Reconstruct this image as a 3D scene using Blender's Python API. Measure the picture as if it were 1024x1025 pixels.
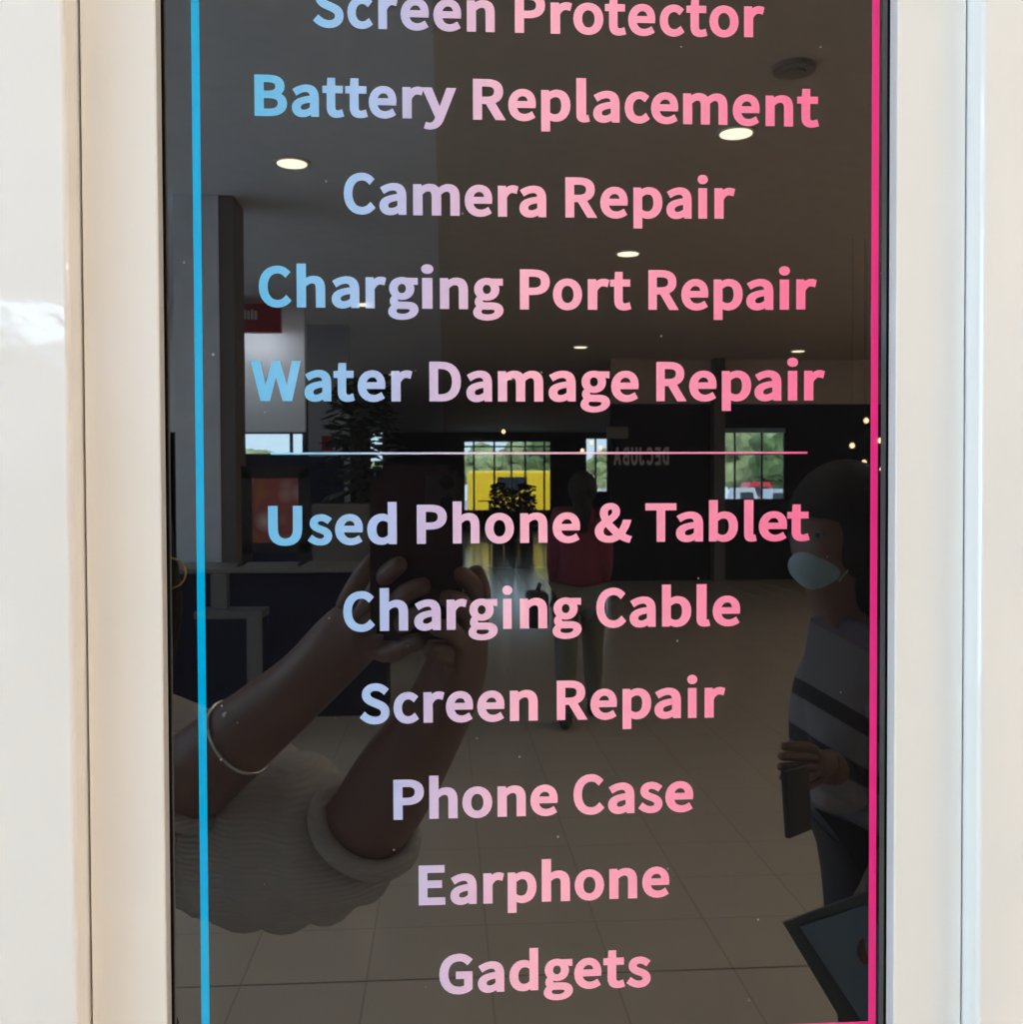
import bpy, bmesh, math, random
from mathutils import Vector, Matrix, Quaternion
from mathutils.geometry import delaunay_2d_cdt

random.seed(4)
scene = bpy.context.scene
for _o in list(bpy.data.objects):
    bpy.data.objects.remove(_o)
COL = scene.collection

# ------------------------------------------------------------------ camera
# world: the glossy sign lies in the plane y = 0, x runs right, z up, the mall
# concourse lies behind the camera at y < 0.  Metres.
EYE = Vector((0.0, -0.44, 1.58))
RIGHT = Vector((0.997904, -0.0646008, -0.0037815))
DOWN = Vector((-0.0051825, -0.0215337, -0.9997547))
FWD = Vector((0.0645035, 0.9976788, -0.0218234))
FOCAL = 1030.0
cd = bpy.data.cameras.new('camera')
cam = bpy.data.objects.new('camera', cd)
COL.objects.link(cam)
up, back = -DOWN, -FWD
cam.matrix_world = Matrix(((RIGHT.x, up.x, back.x, EYE.x), (RIGHT.y, up.y, back.y, EYE.y),
                           (RIGHT.z, up.z, back.z, EYE.z), (0, 0, 0, 1)))
cd.sensor_fit = 'HORIZONTAL'
cd.sensor_width = 36.0
cd.lens = 36.0 * FOCAL / 1024.0
cd.clip_start = 0.005
cd.clip_end = 300
scene.camera = cam

# ------------------------------------------------------------------ world: bright hazy sky
w = bpy.data.worlds.new('World')
scene.world = w
w.use_nodes = True
nt = w.node_tree
bg = nt.nodes['Background']
tc = nt.nodes.new('ShaderNodeTexCoord')
sep = nt.nodes.new('ShaderNodeSeparateXYZ')
rmp = nt.nodes.new('ShaderNodeValToRGB')
nt.links.new(tc.outputs['Generated'], sep.inputs[0])
nt.links.new(sep.outputs['Z'], rmp.inputs[0])
nt.links.new(rmp.outputs[0], bg.inputs['Color'])
rmp.color_ramp.elements[0].position = 0.0
rmp.color_ramp.elements[0].color = (0.62, 0.82, 1.0, 1)
rmp.color_ramp.elements[1].position = 0.9
rmp.color_ramp.elements[1].color = (0.46, 0.68, 1.0, 1)
bg.inputs['Strength'].default_value = SKY = 8.2

scene.view_settings.view_transform = 'Standard'
scene.view_settings.look = 'None'
scene.view_settings.exposure = 0.0
scene.view_settings.gamma = 1.0
scene.view_settings.use_curve_mapping = False
scene.cycles.max_bounces = 10
scene.cycles.diffuse_bounces = 6
scene.cycles.glossy_bounces = 5
scene.cycles.transparent_max_bounces = 16
scene.cycles.caustics_reflective = False
scene.cycles.caustics_refractive = False

def area_lamp(name, loc, direction, sx, sy, power, colour, portal=False):
    l = bpy.data.lights.new(name, 'AREA')
    l.shape = 'RECTANGLE'; l.size = sx; l.size_y = sy
    l.energy = power; l.color = colour
    o = bpy.data.objects.new(name, l); COL.objects.link(o)
    o.location = loc
    o.rotation_euler = Vector(direction).to_track_quat('-Z', 'Y').to_euler()
    if portal: l.cycles.is_portal = True
    return o

sun = bpy.data.lights.new('sun', 'SUN')
sun.energy = 9.0; sun.color = (1.0, 0.95, 0.86); sun.angle = math.radians(1.0)
so = bpy.data.objects.new('sun', sun); COL.objects.link(so)
so.rotation_euler = Vector((0.0, -0.62, -0.78)).to_track_quat('-Z', 'Y').to_euler()

HALL_L, HALL_R, FAR, CEIL = -6.5, 14.0, -39.56, 3.80
# daylight openings (portals only guide the sky's own light through them)
area_lamp('added_roof_light_portal', (-5.6, -9.5, CEIL + 0.3), (0, 0, -1), 1.4, 15.0, 10, (1, 1, 1), True)
area_lamp('side_glazing_portal', (HALL_L - 0.3, -5.1, 1.8), (1, 0, 0), 8.8, 3.5, 10, (1, 1, 1), True)
area_lamp('clerestory_portal', (HALL_L - 0.3, -15.2, 3.3), (1, 0, 0), 3.6, 0.9, 10, (1, 1, 1), True)
area_lamp('entrance_portal', (2.4, FAR - 0.4, 2.2), (0, 1, 0), 3.6, 2.8, 10, (1, 1, 1), True)
FLOOR_A, FLOOR_B = (0.60, 0.52, 0.42), (0.57, 0.495, 0.40)
IOR_FACE = 2.1
PANEL = 24
OVERHEAD = 6
PRINT_LIGHT = 0.86
GLYPHS = {
 '&': (0.886, ["366,-15 433,-11 495,-1 553,16 607,39 656,68 667,76 675,71 718,48 761,28 803,10 845,-3 936,-25 1000,151 924,172 897,182 868,194 838,209 807,226 815,221 827,235 863,289 896,344 926,402 951,462 993,580 761,580 733,498 714,452 692,408 668,367 642,328 647,335 647,336 601,374 557,415 515,457 477,501 468,513 488,526 545,567 597,613 641,665 671,725 682,792 675,852 653,906 615,952 563,987 499,1009 426,1016 344,1007 273,981 215,940 172,887 145,825 136,759 139,720 146,682 156,643 171,604 188,565 192,558 171,545 119,505 72,460 34,408 9,348 0,280 12,200 47,128 103,67 177,22 267,-6", "499,195 516,207 489,191 462,179 435,170 409,165 383,164 340,168 305,179 275,197 253,220 239,250 233,287 236,311 246,335 262,359 284,383 312,407 298,397 303,391 346,341 392,293 440,246 491,202", "372,667 382,647 370,677 361,706 355,733 354,758 357,786 365,809 377,826 391,838 407,845 427,847 443,845 453,839 461,829 468,812 470,791 466,764 453,739 431,714 400,687 361,661"]),
 'A': (0.876, ["0,0 247,0 347,278 647,278 746,0 1000,0 612,1000 386,1000", "412,458 443,542 461,593 479,644 496,695 514,746 530,798 536,818 458,818 464,798 481,747 498,695 516,644 534,593 553,542 582,458"]),
 'B': (0.731, ["0,0 464,0 605,8 734,33 843,76 929,138 982,217 1000,311 990,379 961,438 913,488 851,527 777,555 746,562 746,507 770,515 828,548 872,587 903,632 922,681 929,734 912,818 861,888 781,941 680,976 563,994 436,1000 0,1000", "287,613 287,820 412,820 495,817 556,808 596,795 621,778 636,754 642,718 637,686 622,662 597,644 556,629 493,618 404,613", "287,181 287,435 437,435 531,431 603,420 654,403 687,382 706,354 714,315 706,272 684,240 650,216 599,197 529,185 437,181"]),
 'C': (0.787, ["563,-15 646,-11 722,1 792,23 857,52 915,88 1000,157 843,300 760,234 725,212 690,195 653,183 614,176 573,174 487,183 416,211 358,256 312,320 282,403 272,503 283,601 313,683 361,745 420,790 492,817 578,826 614,824 648,818 681,808 711,794 740,776 818,718 972,863 896,921 847,951 789,977 724,998 652,1011 573,1016 417,1000 277,952 160,875 73,771 19,646 0,500 18,353 72,227 157,124 271,47 409,-1"]),
 'D': (0.751, ["0,0 376,0 557,15 715,61 840,136 930,238 983,361 1000,503 983,646 929,768 839,868 712,942 553,986 369,1000 0,1000", "279,183 279,818 349,818 467,808 556,782 624,741 674,681 705,602 716,503 705,404 674,324 624,263 556,220 467,193 349,183"]),
 'E': (0.633, ["0,0 1000,0 1000,187 331,187 331,430 876,430 876,617 331,617 331,814 978,814 978,1000 0,1000"]),
 'G': (0.791, ["579,-15 663,-11 741,-1 812,17 876,41 933,70 996,115 996,561 497,561 497,377 742,377 742,203 742,203 720,193 692,185 662,179 629,175 598,173 499,184 421,211 358,257 311,320 281,403 270,503 282,601 313,682 362,745 425,789 502,816 595,826 638,824 677,817 711,806 742,792 771,775 847,718 1000,863 924,920 876,949 818,976 751,997 674,1011 587,1016 427,1000 283,952 164,875 75,772 19,646 0,500 19,353 73,227 160,124 278,47 420,-1"]),
 'J': (0.613, ["515,-15 666,-4 793,30 889,84 953,151 989,228 1000,310 1000,1000 656,1000 656,324 650,267 633,226 611,201 584,186 547,177 493,173 457,175 424,181 394,190 365,204 335,225 258,298 0,183 88,102 152,61 228,27 314,3 409,-11"]),
 'P': (0.696, ["0,0 301,0 301,363 451,363 597,371 730,396 843,441 929,506 982,589 1000,688 982,789 927,871 838,932 723,972 590,994 444,1000 0,1000", "301,545 301,818 418,818 517,814 590,804 639,789 670,768 690,736 698,688 691,639 670,604 639,580 591,561 521,549 425,545"]),
 'R': (0.756, ["277,567 277,818 414,818 494,815 554,805 595,790 622,771 639,743 646,701 639,657 621,625 592,601 551,584 492,572 414,567", "686,0 1000,0 679,419 693,423 771,456 836,502 884,559 913,625 923,701 907,797 859,875 781,935 680,973 565,994 441,1000 0,1000 0,0 277,0 277,387 393,387"]),
 'S': (0.74, ["518,-15 652,-6 770,23 867,71 940,133 985,206 1000,286 990,358 960,419 912,470 852,511 783,544 710,570 534,627 487,642 445,657 411,674 387,692 372,712 367,739 371,765 385,785 406,801 437,814 479,823 533,826 578,824 621,818 660,808 698,794 733,776 822,721 979,864 889,925 829,955 763,981 690,1000 613,1012 531,1016 411,1007 302,980 211,937 140,879 94,809 79,731 91,659 126,597 178,548 239,509 303,479 366,457 543,399 597,381 641,364 673,347 694,329 707,308 713,277 707,247 692,223 667,204 631,188 582,177 518,173 466,176 413,185 362,200 314,219 268,243 174,308 0,159 101,90 171,54 249,24 332,2 422,-11"]),
 'T': (0.763, ["362,0 638,0 638,814 1000,814 1000,1000 0,1000 0,814 362,814"]),
 'U': (0.749, ["500,-15 633,-6 755,26 859,84 937,170 984,281 1000,418 1000,1000 725,1000 725,419 716,327 690,262 655,219 612,193 561,178 500,174 440,178 390,193 348,219 314,262 289,327 280,419 280,1000 0,1000 0,418 16,281 63,170 140,84 244,26 366,-6"]),
 'W': (1.141, ["185,0 373,0 499,584 532,757 469,757 501,584 630,0 819,0 1000,1000 819,1000 726,467 688,208 751,208 702,469 583,1000 424,1000 306,469 256,208 321,208 279,467 189,1000 0,1000"]),
 'a': (0.622, ["392,-15 472,-11 547,-1 618,17 684,39 745,64 780,81 690,81 706,0 1000,0 1000,461 990,545 957,622 898,688 808,739 690,771 550,781 451,777 361,765 278,749 203,729 136,707 23,664 165,505 279,551 323,566 370,579 418,589 468,595 516,598 572,593 607,582 632,566 650,541 662,509 662,509 516,495 337,466 194,426 86,371 21,301 0,221 13,153 51,94 112,47 193,11 288,-9", "445,165 401,168 370,174 350,184 336,200 330,227 337,253 358,275 402,297 480,318 596,337 666,344 666,228 642,216 598,196 557,182 519,172 482,167"]),
 'b': (0.686, ["505,-15 634,-3 753,34 855,95 933,177 983,276 1000,392 988,498 951,590 887,669 795,730 677,768 541,781 471,777 406,766 345,749 287,727 233,702 290,722 305,762 305,1078 0,1078 0,0 263,0 277,70 197,70 224,54 276,30 331,11 387,-3 445,-12", "472,169 450,169 422,173 390,180 356,191 321,206 305,214 305,530 327,543 367,563 405,579 439,589 469,595 495,596 560,590 604,575 639,549 666,509 683,456 689,392 680,321 656,264 621,221 578,192 530,175"]),
 'c': (0.644, ["562,-15 637,-12 707,-4 774,10 838,29 898,53 1000,103 845,258 747,207 715,193 683,182 649,174 615,169 582,167 511,174 453,192 404,221 365,263 339,316 330,381 339,446 367,500 407,542 458,572 518,590 588,596 618,595 650,589 680,580 711,567 806,517 981,664 890,712 842,734 786,753 724,768 654,778 576,781 427,769 288,733 170,674 78,594 20,496 0,381 19,268 72,171 159,91 274,32 411,-4"]),
 'd': (0.686, ["474,-15 546,-11 612,0 673,17 730,40 780,65 803,80 718,80 733,0 1000,0 1000,1078 695,1078 695,773 711,738 772,716 725,738 675,756 620,770 560,778 492,781 364,768 245,730 144,669 67,589 17,493 0,382 14,269 55,173 124,93 220,33 339,-4", "514,169 454,174 408,190 369,217 338,258 317,314 310,382 319,447 343,501 380,543 424,573 472,590 528,596 555,595 585,591 616,584 647,573 680,558 695,550 695,233 674,219 640,200 607,185 575,176 544,170"]),
 'e': (0.667, ["553,-15 630,-12 699,-5 764,6 823,22 878,40 979,81 857,237 753,195 719,184 686,175 651,169 614,165 577,163 503,170 443,186 393,213 352,250 324,298 321,311 987,311 1000,420 987,518 947,605 880,678 785,734 665,770 524,781 389,768 264,731 157,671 73,591 19,494 0,381 19,268 73,171 159,91 272,32 407,-4", "323,480 325,486 353,529 390,561 432,584 478,597 528,601 581,597 623,585 656,565 683,534 701,491 703,480"]),
 'g': (0.716, ["456,-280 605,-271 736,-247 845,-209 928,-158 982,-97 1000,-30 988,30 952,84 890,126 809,153 714,168 607,172 422,172 366,175 338,181 327,187 323,191 321,201 324,215 330,226 342,237 330,229 324,230 366,221 410,216 455,214 563,222 662,248 746,290 811,346 852,415 866,492 861,533 849,571 829,606 803,637 843,594 982,588 982,764 600,764 580,768 542,775 499,779 451,781 345,772 246,746 160,704 93,646 50,576 35,497 41,449 56,407 80,368 110,334 144,304 158,295 158,330 148,324 113,297 83,264 62,226 54,184 62,136 86,95 123,61 139,52 139,89 121,80 79,52 46,21 21,-12 6,-44 0,-79 16,-139 64,-191 138,-231 230,-258 337,-274", "454,380 421,383 391,392 364,408 342,430 327,459 321,496 327,532 342,561 363,582 389,597 419,606 454,609 490,606 521,597 547,582 568,561 583,532 589,496 583,459 567,430 545,408 518,393 488,383", "477,-129 408,-126 354,-118 315,-107 291,-94 278,-80 273,-62 275,-50 282,-36 294,-22 314,-7 320,-4 321,-4 357,-7 391,-8 421,-9 583,-9 643,-11 680,-17 698,-23 705,-31 709,-46 704,-63 687,-81 656,-99 610,-114 551,-125"]),
 'h': (0.635, ["0,0 330,0 330,516 358,534 401,557 438,574 473,584 507,591 544,593 588,589 616,582 636,569 654,546 667,509 672,456 672,0 1000,0 1000,473 991,558 961,632 908,695 827,743 723,772 601,781 516,776 438,763 368,742 304,716 246,686 307,705 330,762 330,1078 0,1078"]),
 'i': (0.247, ["73,0 921,0 921,764 73,764", "497,863 697,872 862,898 966,937 1000,985 965,1030 860,1069 696,1094 497,1103 298,1094 135,1069 33,1030 0,984 32,938 134,898 297,872"]),
 'l': (0.287, ["576,-15 697,-13 789,-9 1000,7 891,174 690,168 723,165 737,159 730,174 730,1078 0,1078 0,177 12,128 51,82 127,41 245,9 401,-10"]),
 'm': (1.026, ["0,0 204,0 204,517 220,535 246,558 269,574 290,585 307,591 322,593 347,590 364,582 376,570 387,546 395,509 398,456 398,0 602,0 602,517 618,535 644,558 667,574 688,585 705,591 721,593 746,590 762,582 775,570 786,546 794,509 797,456 797,0 1000,0 1000,473 994,558 976,632 943,695 893,743 830,772 755,781 705,776 659,761 616,738 576,709 538,675 552,689 563,665 537,704 503,737 461,762 411,776 355,781 307,776 262,762 220,741 182,714 148,684 130,666 190,666 179,764 0,764"]),
 'n': (0.635, ["0,0 330,0 330,516 358,534 401,557 438,574 473,584 507,591 544,593 588,589 616,582 636,569 654,546 667,509 672,456 672,0 1000,0 1000,473 991,558 961,632 908,695 827,743 723,772 601,781 516,776 438,762 366,741 302,715 243,684 212,666 307,666 290,764 0,764"]),
 'o': (0.72, ["500,-15 631,-4 750,32 853,91 932,170 982,268 1000,381 982,495 932,593 853,673 751,732 631,769 500,781 369,769 249,732 147,673 68,593 18,495 0,381 18,268 68,170 147,91 250,32 369,-4", "500,168 445,174 398,191 358,220 325,262 303,316 295,381 303,447 325,501 358,544 399,573 445,590 500,596 555,590 602,573 643,543 676,501 698,447 706,381 698,316 676,262 643,220 602,191 555,174"]),
 'p': (0.686, ["0,-256 305,-256 305,-10 292,27 234,47 285,25 338,8 392,-5 447,-12 505,-15 634,-3 753,34 855,95 933,177 983,276 1000,392 988,498 951,590 887,669 795,730 677,768 541,781 469,777 403,765 341,747 283,726 229,701 200,685 282,685 266,764 0,764", "472,169 450,169 422,173 391,180 357,191 321,206 305,214 305,530 328,543 368,563 405,579 439,589 469,595 495,596 560,590 604,575 639,549 666,509 683,456 689,392 680,321 656,264 621,221 578,192 530,175"]),
 'r': (0.472, ["0,0 443,0 443,469 483,509 532,543 580,566 626,581 666,588 705,590 741,589 772,587 916,566 1000,748 871,773 803,779 728,781 629,775 532,759 445,733 366,701 297,661 269,641 414,641 391,764 0,764"]),
 's': (0.608, ["519,-15 657,-7 776,16 872,55 943,105 986,164 1000,229 983,298 935,355 865,399 783,431 697,455 613,474 554,488 503,502 464,515 440,527 428,537 424,551 428,567 440,581 461,592 496,600 552,604 593,602 633,595 672,585 713,571 820,527 1000,668 893,716 835,737 771,755 702,769 627,778 548,781 419,773 305,751 212,714 144,665 102,608 87,545 104,480 150,426 217,384 296,352 378,328 459,309 519,295 572,281 615,266 644,251 658,237 664,221 659,202 645,187 622,175 583,165 523,161 472,163 425,169 380,179 336,193 291,210 178,263 0,112 116,60 186,35 262,14 343,-2 429,-11"]),
 't': (0.522, ["648,-15 709,-13 767,-9 821,-4 873,3 1000,24 912,199 773,172 734,167 703,165 653,169 629,175 612,188 598,212 592,251 592,583 945,583 945,764 592,764 592,954 234,954 210,761 0,755 0,583 193,583 193,252 201,183 232,119 290,63 381,19 503,-7"]),
 'y': (0.749, ["240,-262 339,-253 425,-227 496,-188 553,-140 598,-84 634,-25 1000,764 718,764 541,357 481,198 567,198 492,359 294,764 0,764 386,41 373,6 354,-27 332,-53 308,-74 284,-87 259,-95 229,-98 217,-97 200,-94 115,-75 57,-236 146,-255 190,-260"]),
}
# every line: the letters, then for each letter (left, right, baseline) in tenths of a millimetre from the lens foot, then cap height
LINES = [
 ('ScreenProtector', 17.13, [(-541.1,-413.6,1940.7), (-398.2,-291.5,1939.7), (-269.4,-187.0,1939.0), (-176.1,-56.9,1938.5), (-38.4,79.2,1938.0), (102.8,220.9,1937.7), (306.6,435.7,1937.7), (458.7,551.0,1937.9), (555.7,685.3,1938.3), (691.7,783.4,1938.8), (791.6,909.1,1939.4), (928.1,1035.6,1940.2), (1043.9,1135.6,1941.1), (1143.9,1271.7,1942.1), (1295.4,1384.7,1943.5)]),
 ('BatteryReplacement', 17.14, [(-786.0,-651.4,1566.8), (-631.9,-519.1,1567.3), (-504.6,-414.2,1567.6), (-409.2,-315.3,1567.9), (-311.6,-195.1,1568.1), (-170.4,-81.7,1568.3), (-89.3,56.7,1568.5), (127.3,266.5,1568.6), (276.7,395.2,1568.5), (417.4,542.8,1568.4), (568.1,626.1,1568.2), (639.8,754.4,1568.0), (776.0,885.0,1567.7), (890.1,1008.2,1567.3), (1029.9,1223.1,1566.7), (1245.9,1364.2,1565.9), (1390.2,1511.2,1565.2), (1529.3,1626.5,1564.5)]),
 ('CameraRepair', 17.07, [(-418.8,-285.8,1164.4), (-269.9,-156.0,1163.3), (-127.8,69.1,1162.3), (89.8,207.5,1161.6), (231.3,319.1,1161.3), (322.9,438.0,1161.2), (519.9,657.5,1161.4), (669.6,789.3,1161.8), (813.5,939.3,1162.5), (956.3,1066.5,1163.2), (1092.7,1137.7,1164.0), (1166.1,1257.2,1164.8)]),
 ('ChargingPortRepair', 17.07, [(-775.1,-639.8,770.9), (-618.2,-499.4,769.9), (-472.7,-356.4,769.2), (-330.4,-243.0,768.7), (-235.9,-107.3,768.3), (-95.9,-43.9,768.1), (-16.8,102.4,768.0), (123.6,253.6,768.0), (323.7,452.6,768.3), (465.1,591.2,768.8), (615.3,709.1,769.3), (711.7,804.4,769.8), (878.2,1010.6,771.0), (1021.1,1140.0,772.0), (1163.2,1290.6,773.3), (1306.0,1425.9,774.7), (1450.6,1498.8,775.9), (1527.2,1618.1,777.1)]),
 ('WaterDamageRepair', 16.93, [(-811.4,-603.1,376.3), (-589.3,-476.9,375.8), (-467.3,-377.6,375.6), (-366.3,-249.3,375.5), (-224.4,-135.3,375.4), (-63.4,70.8,375.4), (93.3,203.3,375.6), (228.1,422.7,375.9), (445.0,562.6,376.4), (582.9,711.0,376.9), (715.8,835.6,377.4), (912.3,1045.0,378.5), (1055.6,1176.2,379.3), (1199.4,1328.5,380.3), (1342.6,1462.0,381.3), (1487.7,1536.1,382.1), (1563.1,1655.7,383.0)]),
 ('UsedPhone&Tablet', 16.68, [(-745.0,-603.0,-232.1), (-580.9,-477.7,-231.5), (-465.6,-348.2,-231.1), (-330.0,-205.0,-230.6), (-120.2,7.7,-230.0), (32.9,146.8,-229.6), (170.4,294.7,-229.3), (321.3,438.5,-229.1), (460.9,580.2,-228.8), (643.5,805.3,-228.6), (864.2,999.8,-228.5), (997.6,1117.1,-228.4), (1143.0,1270.9,-228.5), (1298.3,1354.1,-228.5), (1363.0,1489.0,-228.5), (1489.9,1589.6,-228.6)]),
 ('ChargingCable', 16.93, [(-433.8,-299.6,-601.0), (-279.3,-159.3,-600.2), (-133.8,-20.2,-599.5), (4.5,92.5,-598.9), (97.3,223.3,-598.5), (243.5,286.9,-598.1), (319.2,436.9,-597.8), (459.4,585.9,-597.4), (649.3,780.4,-597.0), (794.4,908.9,-596.9), (936.5,1064.8,-596.8), (1088.5,1148.9,-596.7), (1159.5,1281.1,-596.8)]),
 ('ScreenRepair', 17.08, [(-367.8,-240.7,-997.0), (-223.7,-116.1,-996.5), (-96.1,-6.9,-996.2), (-0.9,116.0,-996.0), (133.6,251.3,-995.8), (274.2,394.6,-995.7), (476.9,611.0,-995.8), (622.8,738.8,-995.9), (763.2,888.9,-996.1), (902.9,1019.4,-996.4), (1047.2,1091.7,-996.7), (1123.9,1215.4,-997.0)]),
 ('PhoneCase', 17.20, [(-226.7,-96.3,-1411.8), (-73.6,47.5,-1410.8), (67.7,196.7,-1410.0), (219.1,341.3,-1409.2), (361.2,480.0,-1408.6), (548.3,683.5,-1407.8), (699.2,814.8,-1407.3), (831.5,938.2,-1406.9), (950.6,1074.1,-1406.6)]),
 ('Earphone', 17.15, [(-121.1,-7.1,-1784.1), (14.3,127.8,-1784.7), (156.3,246.5,-1784.8), (261.6,386.8,-1784.6), (409.4,532.1,-1783.9), (552.6,681.5,-1782.7), (704.2,826.2,-1781.0), (848.6,968.0,-1778.8)]),
 ('Gadgets', 17.13, [(-34.9,108.8,-2173.5), (130.9,245.4,-2171.1), (267.5,393.0,-2169.8), (416.5,544.2,-2169.3), (549.5,668.9,-2169.6), (677.3,773.0,-2170.5), (779.1,885.3,-2171.8)]),
]
# ------------------------------------------------------------------ materials
def lin(r, g, b):
    f = lambda c: (c / 255 / 12.92) if c <= 10 else ((c / 255 + 0.055) / 1.055) ** 2.4
    return (f(r), f(g), f(b))
_m = {}
def mat(name, col, rough=0.5, spec=0.5, metal=0.0, ior=1.5, noise=0.0, nscale=8.0, bump=0.0, bscale=200.0,
        coat=0.0, coat_rough=0.05, emit=None, estr=0.0):
    if name in _m: return _m[name]
    m = bpy.data.materials.new(name); m.use_nodes = True
    n = m.node_tree; p = n.nodes['Principled BSDF']
    p.inputs['Base Color'].default_value = (*col, 1)
    p.inputs['Roughness'].default_value = rough
    p.inputs['Metallic'].default_value = metal
    p.inputs['IOR'].default_value = ior
    p.inputs['Specular IOR Level'].default_value = spec
    p.inputs['Coat Weight'].default_value = coat
    p.inputs['Coat Roughness'].default_value = coat_rough
    t = n.nodes.new('ShaderNodeTexCoord')
    if noise:
        nz = n.nodes.new('ShaderNodeTexNoise'); nz.inputs['Scale'].default_value = nscale
        nz.inputs['Detail'].default_value = 4
        n.links.new(t.outputs['Object'], nz.inputs['Vector'])
        r = n.nodes.new('ShaderNodeValToRGB')
        r.color_ramp.elements[0].position = 0.3; r.color_ramp.elements[1].position = 0.7
        r.color_ramp.elements[0].color = (*[c * (1 - noise) for c in col], 1)
        r.color_ramp.elements[1].color = (*[min(1, c * (1 + noise)) for c in col], 1)
        n.links.new(nz.outputs['Fac'], r.inputs[0]); n.links.new(r.outputs[0], p.inputs['Base Color'])
    if bump:
        nb = n.nodes.new('ShaderNodeTexNoise'); nb.inputs['Scale'].default_value = bscale
        nb.inputs['Detail'].default_value = 2
        n.links.new(t.outputs['Object'], nb.inputs['Vector'])
        b = n.nodes.new('ShaderNodeBump'); b.inputs['Strength'].default_value = bump
        b.inputs['Distance'].default_value = 0.001
        n.links.new(nb.outputs['Fac'], b.inputs['Height']); n.links.new(b.outputs[0], p.inputs['Normal'])
        if coat: n.links.new(b.outputs[0], p.inputs['Coat Normal'])
    if emit:
        p.inputs['Emission Color'].default_value = (*emit, 1); p.inputs['Emission Strength'].default_value = estr
    _m[name] = m
    return m

def glass_mat():
    if 'pane' in _m: return _m['pane']
    m = bpy.data.materials.new('window_glass'); m.use_nodes = True
    n = m.node_tree; n.nodes.remove(n.nodes['Principled BSDF'])
    out = n.nodes['Material Output']
    a = n.nodes.new('ShaderNodeBsdfTransparent'); a.inputs[0].default_value = (0.93, 0.96, 0.95, 1)
    g = n.nodes.new('ShaderNodeBsdfGlossy'); g.inputs['Roughness'].default_value = 0.0
    f = n.nodes.new('ShaderNodeFresnel'); f.inputs[0].default_value = 1.45
    x = n.nodes.new('ShaderNodeMixShader')
    n.links.new(f.outputs[0], x.inputs[0]); n.links.new(a.outputs[0], x.inputs[1]); n.links.new(g.outputs[0], x.inputs[2])
    n.links.new(x.outputs[0], out.inputs[0])
    _m['pane'] = m
    return m

# ------------------------------------------------------------------ builders
def obj(name, bm, m, parent=None, smooth=False):
    bmesh.ops.recalc_face_normals(bm, faces=bm.faces[:])
    me = bpy.data.meshes.new(name); bm.to_mesh(me); bm.free()
    if m: me.materials.append(m)
    if smooth:
        for p in me.polygons: p.use_smooth = True
    o = bpy.data.objects.new(name, me); COL.objects.link(o)
    if parent: o.parent = parent
    return o
def tag(o, label, cat, group=None, kind=None):
    if label: o['label'] = label
    if cat: o['category'] = cat
    if group: o['group'] = group
    if kind: o['kind'] = kind
    return o
def thing(name, loc, label, cat, group=None, rz=0.0):
    o = bpy.data.objects.new(name, None); COL.objects.link(o)
    o.empty_display_size = 0.05
    o.location = loc; o.rotation_euler = (0, 0, rz)
    return tag(o, label, cat, group)
def struct(o):
    o['kind'] = 'structure'; return o
def box(bm, x0, x1, y0, y1, z0, z1, bevel=0.0, seg=2):
    r = bmesh.ops.create_cube(bm, size=1.0)
    vs = r['verts']
    for v in vs:
        v.co = Vector(((x0 + x1) / 2 + v.co.x * abs(x1 - x0), (y0 + y1) / 2 + v.co.y * abs(y1 - y0), (z0 + z1) / 2 + v.co.z * abs(z1 - z0)))
    if bevel:
        es = list({e for v in vs for e in v.link_edges})
        bmesh.ops.bevel(bm, geom=es, offset=bevel, segments=seg, profile=0.5, affect='EDGES')
    return bm
def nb(): return bmesh.new()
def cyl(bm, a, b, r0, r1=None, n=16):
    a, b = Vector(a), Vector(b); r1 = r0 if r1 is None else r1
    d = b - a
    M = Matrix.Translation((a + b) / 2) @ d.to_track_quat('Z', 'Y').to_matrix().to_4x4()
    bmesh.ops.create_cone(bm, cap_ends=True, segments=n, radius1=r0, radius2=r1, depth=d.length, matrix=M)
    return bm
def ball(bm, c, rx, ry=None, rz=None, u=16, v=10):
    ry = ry or rx; rz = rz or rx
    bmesh.ops.create_uvsphere(bm, u_segments=u, v_segments=v, radius=1.0,
                              matrix=Matrix.Translation(c) @ Matrix.Diagonal((rx, ry, rz, 1)))
    return bm
def tube(bm, pts, r, n=8):
    pts = [Vector(p) for p in pts]; rings = []
    for i, p in enumerate(pts):
        d = (pts[min(i + 1, len(pts) - 1)] - pts[max(i - 1, 0)]).normalized()
        q = d.to_track_quat('Z', 'Y')
        rr = r[i] if isinstance(r, (list, tuple)) else r
        rings.append([bm.verts.new(p + q @ Vector((rr * math.cos(2 * math.pi * k / n), rr * math.sin(2 * math.pi * k / n), 0))) for k in range(n)])
    for a, b in zip(rings, rings[1:]):
        for k in range(n):
            bm.faces.new((a[k], a[(k + 1) % n], b[(k + 1) % n], b[k]))
    bm.faces.new(rings[0][::-1]); bm.faces.new(rings[-1])
    return bm
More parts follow.
